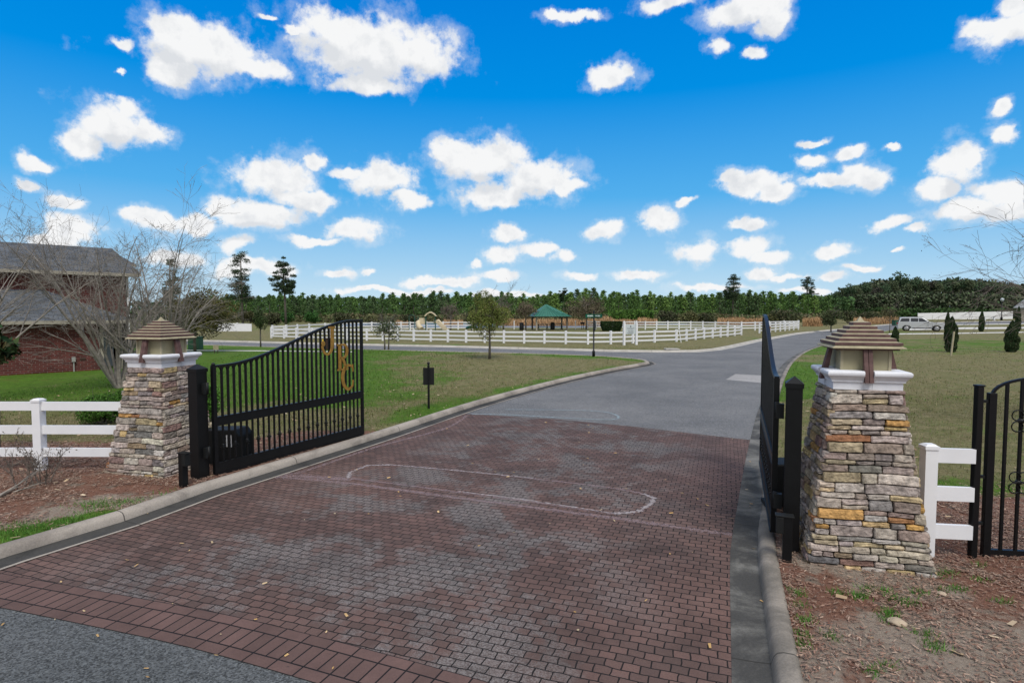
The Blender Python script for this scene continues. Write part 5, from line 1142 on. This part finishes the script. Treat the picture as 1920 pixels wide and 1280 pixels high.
thuja(1783, 660, 594, 21, 61, 'tall narrow evergreen directly behind the pale leaning stake'); thuja(1776, 634, 585, 11, 62, 'narrow evergreen peeking out behind the staked one'); thuja(1840, 621.5, 583, 10, 63, 'small narrow evergreen standing alone by the far sidewalk'); thuja(1896, 660, 602, 23, 64, 'dense narrow evergreen near the right edge, on reddish mulch'); thuja(1908.5, 621.5, 574, 9, 65, 'slim evergreen at the right edge in front of the metal-roofed house'); thuja(1678, 645, 613, 13, 66, 'dark evergreen half hidden by the right-hand lantern roof')
# ---- tall pines
def tallpine(x, yb, yt, yc, hw_, Y, seed, lab, dens_=1.0, size=.5, round_=False):
    a = AT(x, yb, Y); b = Vector((a.x, Y, 0)); top = AT(x, yt, Y).z; zc0 = AT(x, yc, Y).z; s_ = F/Y; w_ = hw_/s_; t = empty('tall_pine', b, 0, lab, 'pine tree', 'tall lone pines above the woods'); rr = random.Random(seed); m = MB(); bend = rr.uniform(-.3, .3)
    m.tube([(0, 0, -.1), (bend*.4, 0, top*.4), (bend, 0, top*.75), (bend*.6, 0, top*.97)], [.24, .2, .13, .04], 7); C = []
    nb = 26
    for k in range(nb):
        f = (k+rr.random())/nb; z = zc0+(top-zc0)*f; prof_ = math.sin(min(1, f*.85+.18)*PI)**.7 if round_ else (.72+.28*math.sin(min(1, f*1.05+.1)*PI))*(1.05-.45*f)
        a_ = rr.uniform(0, 2*PI); L = w_*prof_*rr.uniform(.55, 1.1); e = Vector((math.cos(a_)*L+bend*.8, math.sin(a_)*L, z+rr.uniform(-.1, .5))); m.tube([(bend*.8, 0, z-.2), Vector((bend*.8, 0, z)).lerp(e, .55)+Vector((0, 0, .1)), e], [.05, .035, .015], 4, cap=False)
        for q in range(int(rr.randint(1, 3)*dens_)+1): C.append((e*rr.uniform(.55, 1.05)+Vector((0, 0, z*.0)), rr.uniform(.4, .8)*w_*.46))
    C = [(Vector((c.x, c.y, c.z if c.z > zc0*.9 else zc0+rr.random())), r__) for c, r__ in C]; C.append((Vector((bend*.6, 0, top-.2)), w_*.28))
    for q in range(4): C.append((Vector((bend+rr.uniform(-.3, .3)*w_, rr.uniform(-.3, .3)*w_, top-rr.uniform(.3, 1.6))), w_*.26))
    m.build('trunk', M['bark'], t); P = []
    for c, r__ in C:
        for q in range(int(95*dens_)): v = Vector((rr.gauss(0, 1), rr.gauss(0, 1), rr.gauss(0, .55))); v = v.normalized()*r__*rr.random()**.5; P.append(c+Vector((v.x, v.y, v.z*.6)))
    cards('crown', P, size*.62, colmix(len(P), [(.018, .045, .02), (.035, .065, .028), (.05, .06, .03)], seed, .35), t, seed, asp=.3); return t
tallpine(455, 600, 475, 560, 30, 112, 71, 'tall ragged pine with a long trunk, left of the rounder one'); tallpine(536, 600, 491, 545, 25, 110, 72, 'tall pine with a rounded crown on a bare trunk', dens_=1.3, round_=True)
tallpine(322, 600, 486, 570, 22, 115, 73, 'tall pine seen through the bare branches above the left lantern'); tallpine(1373, 600, 518, 556, 20, 150, 74, 'lone pine rising above the plantation, centre right'); tallpine(1512, 600, 520, 560, 17, 160, 75, 'lone thin-crowned pine at the start of the tall woods'); tallpine(1056, 598, 544, 560, 10, 158, 78, 'small rounded pine top above the pavilion', round_=True)
# ---- pine plantation: individual young pines along its edge
def young_pine(seed, tone):
    rr = random.Random(seed); t = empty('young_pine', (0, -500, -50), 0, 'young plantation pine in the dense row beyond the park', 'pine tree', 'young pines along the edge of the plantation'); h = 7.0; m = MB(); m.tube([(0, 0, -.3), (.05, 0, h*.5), (0, 0, h*.97)], [.12, .08, .02], 5); P = []; D = []
    for w_ in range(11):
        z = h*(.12+.085*w_); L = (2.1-1.75*(w_/10)**.9)*rr.uniform(.85, 1.15)
        for k in range(6):
            a = rr.uniform(0, 2*PI); l2 = L*rr.uniform(.6, 1.1)
            for q in range(14): f = rr.uniform(.15, 1); P.append((math.cos(a)*l2*f+rr.gauss(0, .13), math.sin(a)*l2*f+rr.gauss(0, .13), z+f*.35+rr.gauss(0, .14)))
    for q in range(60): P.append((rr.gauss(0, .07), rr.gauss(0, .07), h-1.1*rr.random()+.45))
    m.build('trunk', M['bark'], t); cards('crown', P, .40, colmix(len(P), tone, seed, .3), t, seed, asp=.36, flat=-.5); return t
tones = [[(.06, .125, .038), (.095, .17, .05)], [(.08, .165, .04), (.13, .22, .06)], [(.06, .11, .045), (.09, .14, .055)], [(.115, .20, .048), (.165, .26, .065)]]
protos = [young_pine(80+i, tones[i]) for i in range(4)]
rr = random.Random(99); npn = 0
def place_pine(x, Y, sc, k):
    global npn
    pr = protos[k]
    if not pr.get('placed'): o = pr; o['placed'] = 1; o.location = (x, Y, 0); o.rotation_euler = (0, 0, rr.uniform(0, 6)); o.scale = (sc*1.45, sc*1.45, sc)
    else: o = copy_tree(pr, (x, Y, 0), rr.uniform(0, 6), (sc*1.45, sc*1.45, sc*rr.uniform(.9, 1.1)))
    pxx = 960+F*x/Y; sec = next(n_ for lim, n_ in ((470, 'behind the bare trees'), (640, 'behind the gate top'), (780, 'left of the playground roof'), (890, 'above the playground'), (985, 'behind the young oak'), (1085, 'above the green pavilion roof'), (1240, 'above the street sign and hedge'), (1340, 'left of the grass bank'), (1450, 'around the lone pine'), (9999, 'next to the tall woods')) if pxx < lim)
    o['label'] = ['mid-green', 'fresh green', 'darker blue-green', 'bright yellow-green'][k]+' young pine in the '+['front', 'second', 'back'][min(2, int((Y-148)/8))]+' row, '+sec; npn += 1
for row in range(3):
    Y = 152+row*8
    for i in range(92):
        px = 395+(1560-395)*(i+rr.random()*.8)/92; yt = 558-4*sst(560, 1000, px)+rr.uniform(-5, 5)+3*math.sin(px*.021); yy = Y+rr.uniform(-3, 3); zt = AT(px, yt, yy).z; k = rr.choice([0, 1, 2, 0, 2] if px < 950 else [0, 1, 3, 3, 1, 2]); place_pine((px-960)/F*yy, yy, zt/7.1, k)
for o in protos: del o['placed']
print('pines', npn)
# dark mass of the plantation behind them
def mass(name, x0, x1, Yf, dY, topf, n, size, cols, seed, kind='stuff', zmin=0., band=None, label=None, cat=None, lump=8):
    r_ = np.random.RandomState(seed); px = r_.uniform(x0, x1, n); Y = Yf+r_.uniform(0, dY, n); X = (px-960)/F*Y; zt = np.array([AT(a, topf(a), b).z for a, b in zip(px, Y)])
    lum = np.array([noise.noise(Vector((x/lump, y/lump, 3+seed))) for x, y in zip(X, Y)]); zt = zt*(1+.16*lum); z = zmin+(zt-zmin)*(1-r_.uniform(0, 1, n)**1.15)
    ln = np.array([noise.noise(Vector((x/(lump*.45), y/(lump*.45), zz/2.2+seed))) for x, y, zz in zip(X, Y, z)]); c = colmix(n, cols, seed, .3)*(1+.8*ln)[:, None].clip(.4, 1.7); k = z < zt
    o = cards(name, np.stack([X, Y, z], 1)[k], size, c[k], None, seed, asp=.5); return tag(o, label, cat, None, kind)
mass('pine_forest', 380, 1600, 178, 14, lambda a: 561-3*sst(560, 1000, a), 26000, 1.15, [(.04, .085, .03), (.065, .12, .038)], 101, label='solid dark green pine plantation behind the front row', cat='forest')
mass('pine_forest', -800, 420, 150, 20, lambda a: 566, 9000, 1.3, [(.02, .045, .016), (.035, .06, .02)], 102, label='woods continuing behind the brick house', cat='forest')
wood = lambda a: 560-32*sst(1530, 1640, a)+8*sst(1800, 1960, a)
mass('mixed_forest', 1545, 2700, 205, 26, wood, 60000, 1.5, [(.055, .095, .045), (.08, .125, .055), (.105, .12, .065), (.11, .10, .08)], 103, label='tall dark mixed woods behind the silver car', cat='forest', lump=7)
mass('mixed_forest', 1535, 2700, 188, 6, lambda a: wood(a)+22, 26000, 1.2, [(.05, .095, .042), (.075, .12, .052), (.105, .12, .065), (.11, .10, .08)], 113, label='middle storey of the dark woods below the round tree heads', cat='forest', lump=5)
mass('mixed_forest', 1520, 2700, 182, 4, lambda a: 578, 9000, .9, [(.03, .07, .018), (.045, .08, .025)], 104, label='brighter green undergrowth at the foot of the tall woods', cat='forest')
# individual tall trees standing out of the woods
def wood_tree(seed, h, cols):
    t = empty('woodland_tree', (0, 0, 0), 0, 'round-headed tall tree standing out of the dark woods', 'tree', 'tall trees in the woods at right'); rr = random.Random(seed); m = MB(); m.tube([(0, 0, -.2), (.2, 0, h*.5), (0, 0, h*.9)], [.3, .22, .06], 6); m.build('trunk', M['bark'], t)
    P = blobpts(650, (0, 0, h*.82), (h*.20, h*.20, h*.17), seed, .3, 12, .42); cards('crown', P, .62, colmix(650, cols, seed, .3), t, seed); return t
wp = [wood_tree(110+i, 14, c) for i, c in enumerate(([(.045, .085, .042), (.07, .11, .055)], [(.07, .10, .05), (.10, .12, .06)], [(.08, .07, .06), (.05, .055, .035)]))]
used = set(); tops = [(1563, 545), (1578, 535), (1592, 530), (1606, 536), (1622, 527), (1640, 534), (1655, 530), (1672, 522), (1684, 507), (1698, 528), (1714, 517), (1728, 523), (1741, 522), (1755, 526), (1768, 522), (1783, 518), (1799, 517), (1816, 520), (1832, 528), (1846, 530), (1860, 528), (1874, 531), (1888, 532), (1903, 536), (1917, 534), (1935, 530)]
ORD = ['first', 'second', 'third', 'fourth', 'fifth', 'sixth', 'seventh', 'eighth', 'ninth', 'tenth', 'eleventh', 'twelfth', 'thirteenth', 'fourteenth', 'fifteenth', 'sixteenth', 'seventeenth', 'eighteenth', 'nineteenth', 'twentieth', 'twenty-first', 'twenty-second', 'twenty-third', 'twenty-fourth', 'twenty-fifth', 'twenty-sixth']
for i, (x, yt) in enumerate(tops):
    Y = 196+rng.uniform(-3, 6); h = AT(x, yt, Y).z; k = 2 if i % 7 == 5 else i % 2; loc = ((x-960)/F*Y, Y, 0)
    lb_ = ['dark green', 'olive green', 'brownish thin-leaved'][k]+' tree head, '+ORD[i]+' from the left above the dark woods'
    if k not in used: used.add(k); wp[k].location = loc; wp[k].scale = (h/14,)*3; wp[k]['label'] = lb_
    else: copy_tree(label=lb_, o=wp[k], loc=loc, rz=rng.uniform(0, 6), sc=(h/14*rng.uniform(.8, 1.1), h/14, h/14))
# brush, dry grass and shrubs between park and plantation
mass('undergrowth', 380, 1560, 128, 12, lambda a: 590-2*math.sin(a*.03), 15000, .75, [(.075, .10, .035), (.13, .12, .06), (.055, .09, .03), (.16, .12, .075)], 105, label='low olive and brown brush at the foot of the pines', cat='undergrowth', lump=5)
mass('undergrowth', 1140, 1225, 112, 4, lambda a: 582, 3000, .5, [(.06, .14, .02), (.10, .19, .03), (.04, .08, .02)], 106, label='bright green palmetto thicket above the dry grass', cat='undergrowth', lump=3)
def drygrass(x0, x1, Y, dY, zt, n, seed, lab):
    r_ = np.random.RandomState(seed); px = r_.uniform(x0, x1, n); Yy = Y+r_.uniform(0, dY, n); X = (px-960)/F*Yy; h = zt*(.75+.5*np.array([noise.noise(Vector((x/2.2, 0, seed))) for x in X])+r_.uniform(-.1, .1, n)); z = r_.uniform(.05, 1, n)*h
    o = cards('dry_grass', np.stack([X, Yy, z], 1), .55, colmix(n, [(.42, .24, .12), (.50, .32, .16), (.35, .20, .11), (.40, .30, .17)], seed, .25), None, seed, asp=.16, upright=True); tag(o, lab, 'grass', None, 'stuff')
drygrass(930, 1232, 100, 5, 1.45, 11000, 107, 'tan dry grass bank behind the pavilion'); drygrass(1345, 1445, 104, 5, 1.5, 4500, 108, 'tan dry grass bank above the far rail fence'); drygrass(1505, 1542, 96, 4, 1.7, 2200, 109, 'clump of tan dry grass at the end of the far fence'); drygrass(832, 868, 100, 4, 1.2, 1500, 110, 'patch of tan dry grass right of the playground'); drygrass(1600, 1722, 112, 4, 1.5, 4000, 111, 'dry grass bank left of the privacy fence'); drygrass(740, 765, 104, 4, 1.0, 900, 112, 'small patch of dry grass left of the playground')
bs = [(1250, 607, 579, 26, 'dark'), (1290, 607, 583, 22, 'olive'), (1325, 607, 585, 20, 'dark'), (1470, 611, 577, 34, 'dark'), (1445, 611, 586, 16, 'olive'), (772, 609, 588, 20, 'dark'), (700, 608, 590, 22, 'olive'), (640, 606, 585, 20, 'dark'), (585, 606, 583, 18, 'bright'), (540, 606, 585, 16, 'bright'), (510, 611, 583, 18, 'dark'), (470, 606, 585, 22, 'olive'), (885, 607, 585, 18, 'dark'), (1590, 606, 577, 24, 'dark'), (1625, 606, 582, 22, 'dark'), (1660, 605, 580, 20, 'olive')]
where = ['behind the curve of the rail fences', 'just right of the darkest bush behind the fences', 'left of the middle tan grass bank', 'filling the gap right of the middle tan grass', 'at the left shoulder of the big dark bush', 'right behind the playground tower', 'left of the playground, behind the forked tree', 'behind the highest part of the open gate', 'pale young pine-like bush behind the gate top', 'at the foot of the rounded tall pine', 'beside the small roadside tree', 'below the ragged tall pine', 'behind the left half of the young oak', 'right of the bushy roadside tree', 'between the bushy roadside tree and the sparse one', 'behind the sparse tree near the silver car']
for i, ((x, yb, yt, hw_, tone), wh) in enumerate(zip(bs, where)):
    b = G(x, yb); h = hgt(x, yt, b); c = {'dark': [(.04, .06, .025), (.065, .08, .032), (.085, .07, .045)], 'olive': [(.09, .105, .04), (.14, .125, .06), (.07, .08, .03)], 'bright': [(.03, .09, .02), (.05, .13, .03)]}[tone]
    shrub(x, yb, hw_/F*b.y, h, 1500, .36, c, 120+i, {'dark': 'dark green bush ', 'olive': 'olive-brown bush ', 'bright': 'bright green bush '}[tone]+wh, base=b)
# ================================================================== GROUND DETAIL
def scatter(n, boxes, test, seed):
    r_ = np.random.RandomState(seed); P = []
    while len(P) < n:
        x0, x1, y0, y1 = boxes[r_.randint(len(boxes))]; x, y = r_.uniform(x0, x1, 400), r_.uniform(y0, y1, 400); k = ~in_poly(x, y, HOLE)
        for a, b in zip(x[k], y[k]):
            if abs(a/b) < .95 and test(a, b, r_): P.append((a, b))
    return np.array(P[:n])
def blades(name, P, h, w, cols, seed, lab, cat='grass'):
    r_ = np.random.RandomState(seed); n = len(P); a = r_.uniform(0, 2*PI, n); hh = h*r_.uniform(.5, 1.4, n); ln = r_.normal(size=(n, 2))*(hh*.5)[:, None]; V = np.zeros((n, 3, 3)); V[:, 0, 0] = P[:, 0]-np.cos(a)*w; V[:, 0, 1] = P[:, 1]-np.sin(a)*w; V[:, 1, 0] = P[:, 0]+np.cos(a)*w; V[:, 1, 1] = P[:, 1]+np.sin(a)*w; V[:, :2, 2] = .085
    V[:, 2, 0] = P[:, 0]+ln[:, 0]; V[:, 2, 1] = P[:, 1]+ln[:, 1]; V[:, 2, 2] = .1+hh
    o = np_mesh(name, V.reshape(-1, 3), np.arange(3*n).reshape(n, 3), cols, M['leaf'], per=3); return tag(o, lab, cat, None, 'stuff')
def gtest(a, b, r_): g, m, s = mask_at(a, b); return r_.rand() < (1-m)*(1-s)
P = scatter(60000, [(-16, 0, 10.5, 20), (-12, 2, 11, 18), (3, 16, 8.3, 18), (-16, 16, 16, 26)], gtest, 201)
gm_ = np.array([mask_at(a, b)[0] for a, b in P]); cg = colmix(len(P), [(.05, .12, .015), (.09, .18, .025)], 1, .3); ct = colmix(len(P), [(.20, .17, .09), (.14, .12, .06), (.10, .12, .04)], 2, .3); pk = (np.random.RandomState(1).rand(len(P)) < np.clip(gm_*1.1, 0, 1))[:, None]
blades('grass', P, .045, .006, np.where(pk, cg, ct), 202, 'short winter grass blades on the lawns')
P = scatter(26000, [(-16, -2, 13, 40), (-10, 14, 18, 42), (8, 40, 14, 42)], gtest, 211)
gm_ = np.array([mask_at(a, b)[0] for a, b in P]); cg = colmix(len(P), [(.04, .10, .012), (.09, .18, .025)], 1, .3); ct = colmix(len(P), [(.30, .26, .15), (.11, .10, .04), (.07, .09, .02)], 2, .35); pk = (np.random.RandomState(1).rand(len(P)) < np.clip(gm_*1.1, 0, 1))[:, None]
blades('grass', P, .055, .016, np.where(pk, cg, ct), 212, 'coarser tufts of green and straw grass farther out on the lawns')
# green weeds in tufts near the pillars and along the kerbs
rr = np.random.RandomState(5); W_ = []
spots = [G(x, y) for x, y in ((1432+60, 1112), (1496, 1135), (1568, 1112), (1627, 1105), (1612, 1118), (1660, 1110), (1676, 1123), (1725, 1113), (1770, 1105), (1800, 1104), (1760, 1080), (1840, 1088), (1668, 1150), (1662, 1160), (1748, 1204), (1755, 1216), (1885, 1130), (1500, 1190), (1503, 1210), (1732, 1187), (1660, 1248), (1835, 1060), (1780, 1075), (1510, 1165), (1560, 1195), (1640, 1260), (1700, 1130))]
for s in spots:
    k = rr.randint(40, 130); W_.append(np.stack([s.x+rr.normal(0, .045, k), s.y+rr.normal(0, .035, k)], 1))
for s in [G(x, y) for x, y in ((20, 1000), (50, 990), (90, 985), (120, 978), (60, 1000), (150, 975), (110, 990), (30, 985), (10, 1010), (170, 962), (190, 950), (250, 940), (330, 925), (180, 945))]:
    k = rr.randint(120, 320); W_.append(np.stack([s.x+rr.normal(0, .16, k), s.y+rr.normal(0, .09, k)], 1))
W_ = np.concatenate(W_); W_ = W_[~in_poly(W_[:, 0], W_[:, 1], HOLE)]
blades('weeds', W_, .04, .005, colmix(len(W_), [(.05, .16, .02), (.08, .22, .03), (.12, .20, .05)], 3, .3), 203, 'small bright weeds sprouting from mulch and sand', 'weeds')
def chips(name, P, size, cols, seed, lab, cat, z=.112, asp=.3):
    r_ = np.random.RandomState(seed); n = len(P); C = np.stack([P[:, 0], P[:, 1], np.full(n, z)+r_.uniform(0, .012, n)], 1); a = r_.uniform(0, 2*PI, n); s = size*r_.uniform(.4, 1.6, n); d = np.stack([np.cos(a), np.sin(a), r_.uniform(-.25, .25, n)], 1)*s[:, None]; e = np.stack([-np.sin(a), np.cos(a), r_.uniform(-.4, .4, n)], 1)*(s*asp)[:, None]
    V = np.empty((n, 4, 3)); V[:, 0] = C-d*.5-e*.3; V[:, 1] = C+d*.5-e*.4; V[:, 2] = C+d*.45+e*.5; V[:, 3] = C-d*.5+e*.4; V[:, :, 2] = np.maximum(V[:, :, 2], z-.01)
    return tag(np_mesh(name, V.reshape(-1, 3), np.arange(4*n).reshape(n, 4), cols, M['leaf']), lab, cat, None, 'stuff')
def mtest(a, b, r_): g, m, s = mask_at(a, b); return r_.rand() < m*(.25+.75*(noise.noise(Vector((a*1.5, b*1.5, 1))) > -.1))*(1-.75*s)
P = scatter(60000, [(-14, -3.6, 6.5, 12.5), (1.8, 9.5, 3.4, 9)], mtest, 204)
chips('bark_mulch', P, .030, colmix(len(P), [(.18, .075, .05), (.28, .17, .12), (.09, .045, .035), (.44, .34, .26), (.22, .17, .14)], 4, .35), 205, 'shredded reddish bark mulch around the pillars and fences', 'mulch')
# dry leaves
r_ = np.random.RandomState(8); L_ = [np.stack([r_.uniform(-14, 9, 900), r_.uniform(3.6, 22, 900)], 1)]; L_ = L_[0]; L_ = L_[~in_poly(L_[:, 0], L_[:, 1], HOLE)]
chips('dry_leaves', L_, .06, colmix(len(L_), [(.45, .33, .20), (.55, .45, .32), (.30, .20, .12)], 5, .3), 206, 'scattered dry leaves on the soil and lawn', 'leaves', z=.118, asp=.5)
g0, g1 = G(190, 985, 0), G(245, 965, 0); n1 = 150; tt = r_.rand(n1); A = np.stack([g0.x+(g1.x-g0.x)*tt+r_.normal(0, .03, n1), g0.y+(g1.y-g0.y)*tt+r_.normal(0, .03, n1)], 1)
i_ = r_.randint(4, len(Rc)-1, 260); off = r_.normal(.27, .12, 260); NR = normals2(Rc); B = np.array([(Rc[i].x+NR[i].x*o_+r_.uniform(-.4, .4)*NR[i].y, Rc[i].y+NR[i].y*o_+r_.uniform(-.4, .4)) for i, o_ in zip(i_, off)]); B = B[(B[:, 1] < 13)]
Cc = np.stack([r_.uniform(-5, 3, 110), r_.uniform(4, 14, 110)], 1); A = np.concatenate([A, B, Cc]); A = A[in_poly(A[:, 0], A[:, 1], HOLE)]
chips('dry_leaves', A, .036, colmix(len(A), [(.50, .30, .10), (.55, .45, .30), (.40, .25, .10)], 6, .3), 207, 'yellow-brown dry leaves in the gutters and on the paving', 'leaves', z=.018, asp=.5)
def rock(px, py, s, lab):
    bm = bmesh.new(); bmesh.ops.create_icosphere(bm, subdivisions=3, radius=s)
    for v in bm.verts: v.co += v.normal*noise.noise(v.co*9/s*.12)*s*.45; v.co.z *= .55; v.co.x *= 1.35
    me = bpy.data.meshes.new('rock'); bm.to_mesh(me); bm.free(); me.materials.append(M['rock']); [setattr(p_, 'use_smooth', True) for p_ in me.polygons]; p = G(px, py); tag(link('rock', me, None, p+Vector((0, 0, s*.2))), lab, 'rock')
rock(1683, 1168, .055, 'pale rock lying in the middle of the right mulch bed'); rock(1767, 1114, .035, 'small pale rock nearer the short white fence'); rock(136, 934, .022, 'small white stone on the mulch at left')
